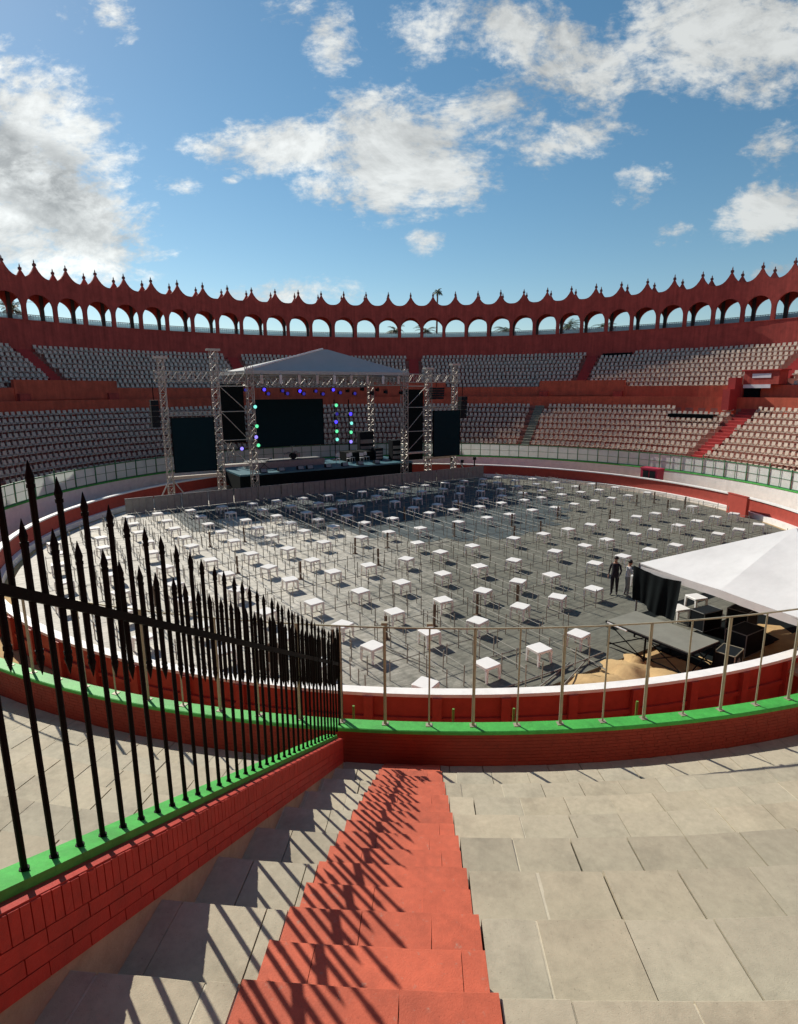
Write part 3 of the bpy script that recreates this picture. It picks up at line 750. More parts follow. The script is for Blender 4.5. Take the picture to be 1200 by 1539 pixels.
# ------------------------------------------------------------------ stage
def truss(mb,p0,p1,w=.4,seg=.6,r=.028,h=None,up=None):
    p0,p1=Vector(p0),Vector(p1); d=(p1-p0); L=d.length; d.normalize()
    a=Vector((0,0,1)) if abs(d.z)<.9 else U.copy()
    b=d.cross(a).normalized(); a=b.cross(d).normalized(); h=h or w
    cs=[a*(h/2)+b*(w/2),a*(h/2)-b*(w/2),-a*(h/2)-b*(w/2),-a*(h/2)+b*(w/2)]
    for c in cs: mb.tube(p0+c,p1+c,r,n=4,cap=False)
    n=max(1,int(round(L/seg)))
    for i in range(n):
        q0=p0+d*(L*i/n); q1=p0+d*(L*(i+1)/n)
        for j in range(4):
            c0,c1=cs[j],cs[(j+1)%4]
            if (i+j)%2==0: mb.tube(q0+c0,q1+c1,r*.6,n=4,cap=False)
            else: mb.tube(q0+c1,q1+c0,r*.6,n=4,cap=False)
            mb.tube(q0+c0,q0+c1,r*.6,n=4,cap=False)
T0=47.4; SL,SR=15.15,30.05; T1=53.7
def stage():
    g=empty('stage_platform',ST(22,50)*0,0,'raised dark blue stage deck with black skirt below the grey canopy','stage')
    mb=MB(); mb.box(ST(22.6,51.0,1.98),U*8.6,W*3.5,(0,0,.07)); mb.build('deck',M['deck'],g)
    mb=MB(); 
    n=60
    vs=[]; 
    for i in range(n+1):
        s=14.0+17.2*i/n; b=.05*math.sin(i*1.9)
        vs+= [ST(s,47.52+b,0.1),ST(s,47.52+b*.3,1.908)]
    mb.add(vs,[(2*i,2*i+2,2*i+3,2*i+1) for i in range(n)])
    for s in(14.0,31.2): mb.add([ST(s,47.52,.1),ST(s,54.4,1.4),ST(s,54.4,1.908),ST(s,47.52,1.908)],[(0,1,2,3)])
    mb.build('skirt',M['blackcloth'],g)
    mb=MB()
    for s in np.arange(14.5,31.2,2.0):
        for t in(48.0,51.0): mb.tube(ST(s,t,.08),ST(s,t,1.9),.05,n=6)
    mb.build('support_legs',M['metalgrey'],g)
    mb=MB(); mb.box(ST(19.4,51.2,2.35),U*3.6,W*1.0,(0,0,.295)); mb.build('riser',M['metalgrey'],g)
    mb=MB(); mb.box(ST(27.6,51.6,2.5),U*1.9,W*.9,(0,0,.445)); mb.build('riser',M['blackcloth'],g)
    # roof
    r=empty('stage_roof',(0,0,0),0,'grey pitched canopy on four pale truss columns over the stage','stage roof')
    for s,t in((SL,T0),(SR,T0),(SL,T1),(SR,T1)):
        mb=MB(); zb=.1 if t==T0 else 2.06
        truss(mb,ST(s,t-.25 if t==T0 else t,zb),ST(s,t-.25 if t==T0 else t,10.9),.5,.55,.036); mb.box(ST(s,t-.25 if t==T0 else t,zb+.02),U*.45,W*.45 if t!=T0 else W*.2,(0,0,.02)); mb.build('column',M['truss'],r)
    E=10.0
    for a,b in(((SL,T0),(SR,T0)),((SL,T1),(SR,T1)),((SL,T0),(SL,T1)),((SR,T0),(SR,T1)),((SL,50.5),(SR,50.5))):
        mb=MB(); dt=-.25 if a[1]==T0 and b[1]==T0 else 0
        truss(mb,ST(a[0],a[1]+dt,E-.25),ST(b[0],b[1]+dt,E-.25),.5,.7,.032,h=.75); mb.build('truss_beam',M['truss'],r)
    e0=10.55; pk=12.55
    mb=MB(); c=[ST(SL-.4,T0-.5,e0),ST(SR+.4,T0-.5,e0),ST(SR+.4,T1+.4,e0),ST(SL-.4,T1+.4,e0)]; P0=ST(22.7,49.25,pk); P1=ST(23.2,49.3,pk)
    # each face subdivided so the fabric sags between rafters
    def face(a,b,p,q):
        n=10; vs=[]
        for j in range(n+1):
            v=j/n
            for i in range(n+1):
                u=i/n; x=a.lerp(b,u).lerp(p.lerp(q,u),v); x=x-Vector((0,0,.22*math.sin(math.pi*u)*math.sin(math.pi*min(v*1.05,1)))); vs.append(x)
        fs=[(j*(n+1)+i,j*(n+1)+i+1,(j+1)*(n+1)+i+1,(j+1)*(n+1)+i) for j in range(n) for i in range(n)]
        mb.add(vs,fs)
    face(c[0],c[1],P0,P1); face(c[1],c[2],P1,P1); face(c[2],c[3],P1,P0); face(c[3],c[0],P0,P0)
    for i in range(4):
        a,b=c[i],c[(i+1)%4]; mb.add([a,b,b-Vector((0,0,.28)),a-Vector((0,0,.28))],[(0,1,2,3)])
    mb.build('canopy',M['canopy'],r)
    mb=MB(); q0=c[0];  # white bead added to paint in the canopy's sunlit left edge
    for j in range(12):
        a=q0.lerp(P0,j/12)+Vector((0,0,.05)); b=q0.lerp(P0,(j+1)/12)+Vector((0,0,.05)); mb.tube(a,b,.075,n=6,cap=False)
    mb.build('sunlit_edge',M['white'],r)
    for i in range(9):
        s=SL+.9+(SR-SL-1.8)*i/8; mb=MB(); mb.box(ST(s,T0-.62,9.85),U*.12,W*.05,(0,0,.36)); mb.tube(ST(s,T0-.62,10.2),ST(s,T0-.3,10.5),.03,n=5); mb.build('hoist',M['chrome'] if i%3==1 else M['truss'],r)
    # wings
    for side,s0,s1,s2,lab in((-1,8.5,12.45,SL,'pale truss tower wing left of the stage holding the left side screen'),(1,36.2,33.0,SR,'pale truss tower wing right of the stage holding the right side screen')):
        w=empty('truss_tower',(0,0,0),0,lab,'truss tower')
        mb=MB(); truss(mb,ST(s0,T0,.1),ST(s0,T0,11.3),.42,.5,.034); mb.box(ST(s0,T0,11.4),U*.5,W*.3,(0,0,.09)); mb.build('mast',M['truss'],w)
        mb=MB(); top=12.0 if side<0 else 10.9
        truss(mb,ST(s1,T0,.1),ST(s1,T0,top),.5,.5,.034); mb.box(ST(s1,T0,top+.08),U*.5,W*.3,(0,0,.08)); mb.build('mast',M['truss'],w)
        mb=MB(); a=s0-.6*(-side)*-1 if False else s0+side*.5; b=s2-side*.35 if False else s2+side*.32
        truss(mb,ST(a,T0,10.05),ST(b,T0,10.05),.5,.55,.034,h=.75); mb.build('header_truss',M['truss'],w)
        mb=MB(); truss(mb,ST(s0-side*.28,T0,7.2),ST(s1+side*.3,T0,7.2),.3,.5,.028); mb.build('screen_truss',M['truss'],w)
        for k in(-1,1):
            mb=MB(); mb.tube(ST(s0,T0-.25,2.4),ST(s0+k*1.4,T0-.9,.1),.05,n=6); mb.box(ST(s0+k*1.4,T0-.9,.1),U*.3,W*.15,(0,0,.06)); mb.build('outrigger',M['truss'],w)
        mb=MB(); mb.box(ST((s0+s1)/2,T0+.4,2.2),U*(abs(s0-s1)/2+.1),W*.15,(0,0,.12)); mb.box(ST((s1+s2)/2,T0+.3,2.9),U*(abs(s2-s1)/2-.3),W*.5,(0,0,.08)); mb.build('cross_beam',M['truss'],w)
        # scaffold frame with braces
        mb=MB(); lo,hi=(s1,s2) if s1<s2 else (s2,s1); lo+=.3; hi-=.3
        zz=[2.98,5.0,7.3,9.3]
        for z in zz: mb.tube(ST(lo,T0-.1,z),ST(hi,T0-.1,z),.035,n=6)
        for q in range(3):
            if side<0: mb.tube(ST(lo,T0-.12,zz[q+1]),ST(hi,T0-.12,zz[q]),.03,n=6)
            else: mb.tube(ST(lo,T0-.12,zz[q]),ST(hi,T0-.12,zz[q+1]),.03,n=6)
        mb.build('brace_frame',M['truss'],w)
    # dark panels behind the braces
    def panel(name,s0,s1,z0,z1,t,th,m_,lab,cat,fm=None,grp=None):
        e=empty(name,(0,0,0),0,lab,cat,grp)
        mb=MB(); mb.box(ST((s0+s1)/2,t,(z0+z1)/2),U*((s1-s0)/2),W*(th/2),(0,0,(z1-z0)/2)); mb.build('face',m_,e)
        mb=MB(); b=.05
        mb.box(ST((s0+s1)/2,t,z1+b/2+.002),U*((s1-s0)/2+b),W*(th/2+.02),(0,0,b/2)); mb.box(ST((s0+s1)/2,t,z0-b/2-.002),U*((s1-s0)/2+b),W*(th/2+.02),(0,0,b/2))
        mb.box(ST(s0-b/2-.002,t,(z0+z1)/2),U*(b/2),W*(th/2+.02),(0,0,(z1-z0)/2)); mb.box(ST(s1+b/2+.002,t,(z0+z1)/2),U*(b/2),W*(th/2+.02),(0,0,(z1-z0)/2))
        mb.build('frame',M['iron'] if fm is None else fm,e); return e
    panel('side_screen',8.85,12.0,2.75,6.88,T0-.42,.16,M['screen'],'dark blank video screen hung on the left truss tower','screen',grp='side video screens')
    panel('side_screen',33.35,36.55,2.45,6.88,T0-.42,.16,M['screen'],'dark blank video screen hung on the right truss tower','screen',grp='side video screens')
    panel('video_wall',17.1,24.0,3.78,8.1,52.6,.2,M['screen'],'wide dark video wall at the back of the stage','screen')
    panel('black_drape',12.95,14.75,4.8,9.4,T0+.45,.06,M['blackcloth'],'tall black drape behind the braces left of the stage','drape',grp='black drapes beside the stage')
    panel('black_drape',30.55,32.6,2.2,8.95,T0+.45,.06,M['blackcloth'],'tall black drape behind the braces right of the stage','drape',grp='black drapes beside the stage')
    # hanging line arrays
    for s0,s1,z0,z1,lab in((7.5,8.05,6.25,8.3,'black hanging loudspeaker stack left of the left truss tower'),(36.75,37.5,6.1,8.3,'black hanging loudspeaker stack right of the right truss tower'),(33.2,34.6,8.05,9.2,'black loudspeaker block hung under the right header truss')):
        e=empty('line_array',ST((s0+s1)/2,T0-.3,0)*0,0,lab,'loudspeaker','hung loudspeakers')
        n=5; 
        for q in range(n):
            mb=MB(); za=z0+(z1-z0)*q/n; zb=z0+(z1-z0)*(q+1)/n-.03; c=.12*math.sin(q/4*1.2)
            mb.box(ST((s0+s1)/2,T0-.2+.1*(4-q)/4,(za+zb)/2),U*((s1-s0)/2),W*.3,(0,0,(zb-za)/2)); mb.box(ST((s0+s1)/2,T0-.51+.1*(4-q)/4,(za+zb)/2),U*((s1-s0)/2-.05),W*.01,(0,0,(zb-za)/2-.03)); mb.build('cabinet',M['spk'],e)
        mb=MB(); mb.tube(ST((s0+s1)/2,T0-.1,z1),ST((s0+s1)/2,T0-.1,9.9),.03,n=5); mb.build('cable',M['iron'],e)
    # lamps: on the left column, on two stands at the back, along the front truss
    def lamp(p,mkey,lab,rad=.17,grp='stage lamps'):
        e=empty('stage_lamp',p,0,lab,'lamp',grp)
        mb=MB(); mb.tube(W*.0-W*.16,W*.16,rad,rad*.8,10); mb.tube(W*.16,W*.26,rad*.8,rad*.5,10); mb.build('housing',M['spk'],e)
        mb=MB(); mb.tube(-W*.162,-W*.185,rad*.86,rad*.7,10); mb.build('lens',M[mkey],e)
        mb=MB(); mb.box(Vector((0,0,rad+.05)),U*(rad+.04),W*.02,(0,0,.015)); mb.box(U*(rad+.03)+Vector((0,0,.02)),U*.012,W*.02,(0,0,rad+.02)); mb.box(-U*(rad+.03)+Vector((0,0,.02)),U*.012,W*.02,(0,0,rad+.02)); mb.build('yoke',M['iron'],e)
    for i,(s,z,k,w) in enumerate([(15.3,7.66,'lcyan','cyan'),(15.35,6.1,'lgreen','green'),(15.25,5.22,'lviolet','violet'),(15.4,4.54,'lgreen','green'),(14.15,4.3,'lviolet','violet')]):
        lamp(ST(s,T0-.75 if i<4 else T0-.3,z),k,f'{w} glowing stage lamp on the front left column, {ordn(i+1)} from the top')
    for col,s,lst in(('left',25.35,[(7.5,'lgreen','green'),(6.66,'ldim','dim blue'),(5.88,'lblue','blue'),(4.96,'lgreen','green'),(4.15,'lcyan','cyan')]),('right',26.95,[(6.62,'lblue','blue'),(5.7,'lcyan','cyan'),(4.8,'lgreen','green'),(3.85,'lviolet','violet')])):
        e=empty('lamp_stand',ST(s,52.7,2.05),0,f'slim black lamp stand beside the video wall on stage, {col} of the two','stand','lamp stands')
        mb=MB(); mb.tube((0,0,0),(0,0,6.0),.05,n=6); mb.build('pole',M['iron'],e); mb=MB(); mb.box((0,0,.03),U*.4,W*.4,(0,0,.03)); mb.build('base',M['iron'],e)
        for i,(z,k,w) in enumerate(lst): lamp(ST(s+random.uniform(-.08,.08),52.4,z),k,f'{w} glowing lamp on the {col} lamp stand behind the stage, {ordn(i+1)} from the top',.2)
    random.seed(21)
    for i in range(18):
        s=SL+.7+i*.82; k=['ldim','ldim','lblue','ldim'][i%4] if i<12 else 'spk'
        lamp(ST(s+random.uniform(-.1,.1),T0-.1 if i%2 else 50.4,9.02-.28*(i%2)+random.uniform(-.15,.05)),k,f'small {"blue" if k!="spk" else "unlit"} lamp under the canopy truss, {ordn(i+1)} from the left','.16' and .17)
    # things on the deck
    for i,s in enumerate([16.2,17.8,19.6,20.5,22.3,24.0,25.6,27.4]):
        e=empty('floor_monitor',ST(s,47.95,2.052),A32,f'small black wedge monitor on the stage edge, {ordn(i+1)} from the left','monitor','wedge monitors along the stage edge')
        mb=MB(); x,y,h=.3,.22,.36
        mb.add([(-x,-y,0),(x,-y,0),(x,y,0),(-x,y,0),(-x,-y*.1,h),(x,-y*.1,h),(x,y,h*.8),(-x,y,h*.8)],[(0,1,2,3)[::-1],(4,5,6,7),(0,1,5,4),(2,3,7,6),(1,2,6,5),(3,0,4,7)]); mb.build('cabinet',M['spk'],e)
        mb=MB(); mb.add([(-x*.85,-y*.85,.06),(x*.85,-y*.85,.06),(x*.85,-y*.22,h*.93),(-x*.85,-y*.22,h*.93)],[(0,1,2,3)]); o=mb.build('grille',M['metalgrey'],e); o.location=(0,-.012,.0)
    for i,(s,t,w) in enumerate([(24.4,50.2,0),(25.3,49.7,0),(26.0,50.3,0),(26.7,49.6,0),(27.5,50.1,0)]):
        e=empty('folding_chair',ST(s,t,2.052),A32+random.uniform(-.5,.5),f'small pale chair on the stage right of the video wall, {ordn(i+1)} from the left','chair','pale chairs on the stage')
        mb=MB(); mb.box((0,0,.45),(.2,0,0),(0,.2,0),(0,0,.02)); mb.build('seat',M['chrome'],e)
        mb=MB(); mb.box((0,.2,.75),(.2,0,0),(0,.02,0),(0,.03,.16)); mb.build('backrest',M['chrome'],e)
        for a in(-1,1):
            for b in(-1,1):
                mb=MB(); mb.tube((a*.18,b*.18,0),(a*.16,b*.16,.43),.015,n=5); mb.build('leg',M['chrome'],e)
    for i,(s,t,x,y,z) in enumerate([(29.0,50.6,.45,.4,.6),(28.9,52.9,.8,.3,1.35),(30.4,49.5,.5,.4,1.0)]):
        e=empty('amplifier_rack',ST(s,t,2.052),A32,['squat black equipment rack on the right of the stage','tall black equipment rack at the back right of the stage','black equipment rack beside the right front column'][i],'equipment rack','racks on the stage')
        mb=MB(); mb.abox(-x,x,-y,y,.06,2*z); mb.build('case',M['spk'],e)
        mb=MB(); 
        for q in range(3): mb.abox(-x+.06,x-.06,-y-.02,-y-.002,.15+q*.5*z,.15+q*.5*z+.3*z)
        mb.build('panel',M['metalgrey'],e)
        for a in(-1,1):
            mb=MB(); mb.tube((a*x*.8,-y*.7,0),(a*x*.8,-y*.7,.06),.05,n=8); mb.build('caster',M['iron'],e)
    # drum kit
    e=empty('drum_kit',ST(20.2,51.2,2.65),A32,'dark drum kit on the grey riser before the video wall','drum kit')
    mb=MB(); mb.tube((0,-.25,.28),(0,.25,.28),.28,.28,14); mb.build('bass_drum',M['spk'],e)
    for x,y,z,r,h in((-.35,.1,.55,.17,.2),(.3,.05,.6,.18,.22),(.65,.3,.3,.22,.4),(-.6,.3,.5,.17,.14)):
        mb=MB(); mb.tube((x,y,z-h/2),(x,y,z+h/2),r,r,12); mb.build('drum',M['metalgrey'],e)
    for x,y,z in((-.9,.2,1.0),(.9,.1,1.1),(.2,.5,1.15)):
        mb=MB(); mb.tube((x,y,0),(x,y,z),.015,n=5); mb.tube((x,y,z),(x,y,z+.015),.24,.05,14); mb.build('cymbal',M['chrome'],e)
    e=empty('keyboard_stand',ST(17.0,50.0,2.052),A32,'slim keyboard on crossed legs at the left of the stage','keyboard')
    mb=MB(); mb.abox(-.65,.65,-.16,.16,.86,.95); mb.build('keyboard',M['spk'],e); mb=MB(); mb.abox(-.6,.6,-.15,0,.951,.965); mb.build('keys',M['whitebrd'],e)
    for a in(-1,1):
        mb=MB(); mb.tube((-.45*a,0,0),(.45*a,0,.86),.02,n=6); mb.build('leg',M['iron'],e)
stage()
def barricade():
    random.seed(9); n=17; s0,s1=4.9,38.9
    for i in range(n):
        a=s0+(s1-s0)*i/n+.03; b=s0+(s1-s0)*(i+1)/n-.03; t=45.75+.0*i
        e=empty('crowd_barrier',ST((a+b)/2,t,.09),A32,f'grey steel crowd barrier before the stage, {ordn(i+1)} panel from the left','barrier','crowd barriers before the stage')
        w=(b-a)/2
        mb=MB(); mb.abox(-w,w,-.015,.015,.10,1.12); mb.build('sheet',M['barri'],e)
        mb=MB(); mb.tube((-w,-.02,1.14),(w,-.02,1.14),.03,n=6); mb.tube((-w,-.02,.08),(w,-.02,.08),.03,n=6)
        for x in np.linspace(-w+.03,w-.03,5): mb.tube((x,-.03,.08),(x,-.03,1.14),.022,n=5)
        mb.build('frame',M['metalgrey'],e)
        mb=MB(); mb.abox(-w,w,-.55,.02,.0,.03); mb.tube((-w*.8,.0,.9),(-w*.8,.7,.02),.025,n=5); mb.tube((w*.8,.0,.9),(w*.8,.7,.02),.025,n=5); mb.build('foot',M['metalgrey'],e)
barricade()

# ------------------------------------------------------------------ tables, posts and rails on the arena floor
ROWS=[12.72,15.61,18.0,20.64,23.73,26.1,28.92,32.13,34.5,37.12,39.8,42.3]
COLS=[8.85+2.15*k for k in range(-7,6)]+[22.65+2.17*k for k in range(0,10)]
ZF=.078
def inside(s,t,r): p=ST(s,t); return math.hypot(p.x-CX,p.y-CY)<r
def blocked(s,t):
    p=ST(s,t); return (p.x>6.6 and p.y<21.9 and s>14.6) or (p.x>8.4 and p.y<24.9 and t<16.5)
def tables():
    random.seed(31)
    proto=empty('plastic_table'); tw=.31; th=.52
    mb=MB(); n=5
    # slightly rounded square top with a rim
    pts=[]
    for cx,cy,a0 in((tw-.05,tw-.05,0),(-tw+.05,tw-.05,90),(-tw+.05,-tw+.05,180),(tw-.05,-tw+.05,270)):
        for q in range(4): a=R_(a0+30*q); pts.append((cx+.05*math.cos(a),cy+.05*math.sin(a)))
    k=len(pts); vs=[(x,y,th-.085) for x,y in pts]+[(x,y,th-.012) for x,y in pts]+[(x*.96,y*.96,th) for x,y in pts]
    mb.add(vs,[(i,(i+1)%k,k+(i+1)%k,k+i) for i in range(k)]+[(k+i,k+(i+1)%k,2*k+(i+1)%k,2*k+i) for i in range(k)]+[tuple(range(2*k,3*k)),tuple(range(k-1,-1,-1))])
    mb.build('tabletop',M['table'],proto)
    for a in(-1,1):
        for b in(-1,1):
            mb=MB(); x,y=a*(tw-.048),b*(tw-.048)
            mb.add([(x-.042,y-.042,th-.085),(x+.042,y-.042,th-.085),(x+.042,y+.042,th-.085),(x-.042,y+.042,th-.085)]+[(x*1.05+d*.027,y*1.05+e_*.027,0) for d,e_ in((-1,-1),(1,-1),(1,1),(-1,1))],[(0,1,5,4),(1,2,6,5),(2,3,7,6),(3,0,4,7),(4,5,6,7)])
            mb.build('leg',M['table'],proto)
    first=True
    for ri,t in enumerate(ROWS):
        spots=[s for s in COLS if inside(s,t,21.9) and not blocked(s,t)]
        if ri==5: spots=[s for s in spots if abs(s-18)<.9 or s<12]
        spots.sort(reverse=True)
        for j,s in enumerate(spots):
            o=proto if first else copy_tree(proto); first=False
            o.location=ST(s+random.uniform(-.16,.16),t+random.uniform(-.14,.14),ZF+.012); o.rotation_euler=(0,0,A32+R_(45)*0+random.uniform(-.25,.25)+R_(12))
            tag(o,f'white square plastic table, {ordn(ri+1)} row from the near barrier, {ordn(j+1)} from its right end','table','white plastic tables set out in the arena')
    for x,y,lab in((10.9,21.3,'white plastic table beside the foot of the black curtain'),(12.2,22.5,'white plastic table in the shade below the tent canopy')):
        o=copy_tree(proto); o.location=(x,y,ZF+.012); o.rotation_euler=(0,0,.3); tag(o,lab,'table','white plastic tables set out in the arena')
tables()
def posts_rails():
    random.seed(41)
    mids=[(COLS[i]+COLS[i+1])/2 for i in range(len(COLS)-1)]; mids=[m_ for m_ in mids]
    tr=[14.2,16.9,19.3,22.2,24.95,27.5,30.5,33.3,35.8,38.5,41.0]
    # thick brown posts stand at some of the corners
    mb=MB(); mb.abox(-.045,.045,-.035,.035,0,.86); mb.abox(-.05,.05,-.04,.04,.86,.88); mb.abox(-.12,.12,-.1,.1,-.0,.02)
    bp=None; first=True
    for ti,t in enumerate(tr):
        if ti not in(1,4,5,7): continue
        js=[s for s in mids if inside(s,t,21.6) and not blocked(s,t) and (s<17.5 if ti==1 else random.random()<.42)]
        js.sort(reverse=True)
        for j,s in enumerate(js):
            if bp is None: o=bp=mb.build('brown_post',M['brownpost'])
            else: o=bp.copy(); COL.objects.link(o)
            o.location=ST(s+random.uniform(-.08,.08),t+random.uniform(-.05,.05),ZF+.012); o.rotation_euler=(random.uniform(-.03,.03),random.uniform(-.03,.03),A32)
            tag(o,f'short dark brown post between tables, {ordn({1:1,4:2,5:3,7:4}[ti])} post row from the near barrier, {ordn(j+1)} from right','post','brown posts between the tables')
    # slim rails running toward the stage between table columns
    lines=sorted([m_-.33 for m_ in mids]+[m_+.33 for m_ in mids])
    for ci,s in enumerate(lines):
        ts=[t for t in np.arange(11.6,44.5,1.1) if inside(s,t,22.0) and not blocked(s,t)]
        if len(ts)<3: continue
        g=empty('rail_line',ST(s,ts[0],ZF),0,f'low line of slim posts and rail between table columns, {ordn(ci+1)} line from the left','railing','slim rail lines between the table columns')
        for t in ts:
            mb=MB(); p=ST(s+random.uniform(-.03,.03),t,0)-ST(s,ts[0],0); h=.72+random.uniform(-.06,.08); mb.tube(p,p+Vector((random.uniform(-.02,.02),0,h)),.020,n=5); mb.build('post',M['rope'],g)
        mb=MB()
        for a,b in zip(ts[:-1],ts[1:]):
            p=ST(s,a,0)-ST(s,ts[0],0); q=ST(s,b,0)-ST(s,ts[0],0)
            mb.tube(p+Vector((0,0,.62)),q+Vector((0,0,.62)),.011,n=4,cap=False)
            
        mb.build('rail',M['rope'],g)
    # cross rails behind every second row
    for ti,t in enumerate([14.2,16.9,19.3,22.2,24.95,27.5,30.5,33.3,35.8,38.5,41.0]):
        ss=[s for s in np.arange(-8,43,1.1) if inside(s,t,21.8) and not blocked(s,t)]
        g=empty('cross_rail',ST(ss[0],t,ZF),0,f'slim cross rail between table rows, {ordn(ti+1)} from the near barrier','railing','slim cross rails between the table rows')
        mb=MB()
        for a,b in zip(ss[:-1],ss[1:]):
            p=ST(a,t,0)-ST(ss[0],t,0); q=ST(b,t,0)-ST(ss[0],t,0); mb.tube(p+Vector((0,0,.60)),q+Vector((0,0,.60)),.012,n=4,cap=False)
        mb.build('rail',M['rope'],g)
        for a in ss:
            mb=MB(); p=ST(a,t,0)-ST(ss[0],t,0); mb.tube(p,p+Vector((0,0,.7)),.017,n=5); mb.build('post',M['rope'],g)
posts_rails()
def loose_poles():
    random.seed(77)
    L=[((3.0,15.9),(5.2,17.2)),((3.6,15.3),(5.6,17.6)),((4.6,15.6),(6.3,17.9)),((5.9,18.6),(6.6,17.0)),((2.4,17.6),(4.2,18.6)),((-.6,18.8),(1.1,17.2)),((4.9,16.9),(6.9,18.2))]
    for i,(a,b) in enumerate(L):
        mb=MB(); mb.tube((a[0],a[1],ZF+.04+.012*i),(b[0],b[1],ZF+.05+.012*i),.025,n=6); 
        tag(mb.build('loose_pole',M['rope']),f'pale pole lying on the floor near the ring barrier, {ordn(i+1)} by distance from left' if False else ['pale pole lying flat just inside the near barrier below the front tables','pale pole crossing another behind the near barrier','long pale pole pointing at the grey platform','short pale pole lying at the foot of the platform','pale pole lying behind the nearest front table','pale pole lying left of the nearest front table','pale pole lying at the edge of the sand'][i],'pole','loose poles on the floor')
loose_poles()

# ------------------------------------------------------------------ tent, curtain, platform, people, cases
def tent():
    g=empty('event_tent',(0,0,0),0,'white pyramid event tent standing at the right side of the arena','tent')
    A=Vector((9.17,21.17,2.45)); d1=Vector((.405,-.915,0)).normalized(); d2=Vector((.915,.405,0)).normalized(); L=6.9; Z=Vector((0,0,1))
    c=[A,A+d1*L,A+d1*L+d2*L,A+d2*L]; pk=A+d1*L/2+d2*L/2+Z*1.78
    mids=[(c[i]+c[(i+1)%4])/2 for i in range(4)]
    outs=[-d2,d1,d2,-d1]
    mb=MB()
    def tri(a,b,p):
        n=10; idx={}; vs=[]
        for j in range(n+1):
            for i in range(n+1-j):
                u=i/n; v=j/n; w=1-u-v; x=a*w+b*u+p*v; x=x-Z*(.10*u*w+1.3*v*w*u); idx[(i,j)]=len(vs); vs.append(x)
        fs=[]
        for j in range(n):
            for i in range(n-j):
                fs.append((idx[(i,j)],idx[(i+1,j)],idx[(i,j+1)]))
                if i+j<n-1: fs.append((idx[(i+1,j)],idx[(i+1,j+1)],idx[(i,j+1)]))
        mb.add(vs,fs)
    for i in range(4):
        m_=mids[i]+outs[i]*.05+Z*.04; tri(c[i],m_,pk); tri(m_,c[(i+1)%4],pk)
    mb.build('canopy',M['tent'],g,smooth=True)
    mb=MB(); vs=[]; n=14
    for i in range(4):
        a,b=c[i],c[(i+1)%4]
        for (p,q) in((a,mids[i]+outs[i]*.05+Z*.04),(mids[i]+outs[i]*.05+Z*.04,b)):
            vs=[]
            for j in range(n+1):
                u=j/n; x=p.lerp(q,u)-Z*(.10*u*(1-u))+outs[i]*.012; vs+= [x,x-Z*(.26+.008*math.sin(j*2.4))]
            mb.add(vs,[(2*j,2*j+2,2*j+3,2*j+1) for j in range(n)])
    mb.build('valance',M['tent'],g)
    for i in range(4):
        mb=MB(); mb.tube(Vector((c[i].x,c[i].y,-.02)),c[i],.04,n=8); mb.box(Vector((c[i].x,c[i].y,.0)),(.12,0,0),(0,.12,0),(0,0,.03)); mb.build('leg',M['metalgrey'],g)
        mb=MB(); mb.tube(c[i]-Z*.05,c[(i+1)%4]-Z*.05,.03,n=6); mb.build('eave_pole',M['metalgrey'],g)
        mb=MB(); mb.tube(c[i]-Z*.05,pk-Z*.25,.025,n=6); mb.build('rafter',M['metalgrey'],g)
    # black curtain tied to the left eave
    mb=MB(); n=40; rows=8; vs=[]
    P0=A-d1*.12-d2*.10; 
    for j in range(rows+1):
        v=j/rows
        for i in range(n+1):
            u=i/n; s=u*2.15; fold=.025*math.sin(u*31+2*v)+.05*math.sin(u*11+1+1.5*v)
            top=2.36-.10*math.sin(math.pi*u); bot=1.0-.28*u+.05*math.sin(u*9)
            z=top+(bot-top)*v
            x=P0+d1*(s*(1-.1*v)+.12*v)-d2*(.06+fold*(.4+.8*v)); vs.append((x.x,x.y,z))
    mb.add(vs,[(j*(n+1)+i,j*(n+1)+i+1,(j+1)*(n+1)+i+1,(j+1)*(n+1)+i) for j in range(rows) for i in range(n)])
    tag(mb.build('black_curtain',M['blackcloth'],smooth=True),'black cloth curtain hanging from the left eave of the white tent','curtain')
tent()
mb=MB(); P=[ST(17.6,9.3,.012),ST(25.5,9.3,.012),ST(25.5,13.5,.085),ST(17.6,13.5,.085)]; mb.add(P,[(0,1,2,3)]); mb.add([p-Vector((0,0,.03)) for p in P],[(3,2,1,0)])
tag(mb.build('dark_ground_sheet',M['blackcloth']),'black sheet darkening the ground under the near side of the white tent','mat')  # added black sheet, darkens the ground below the tent
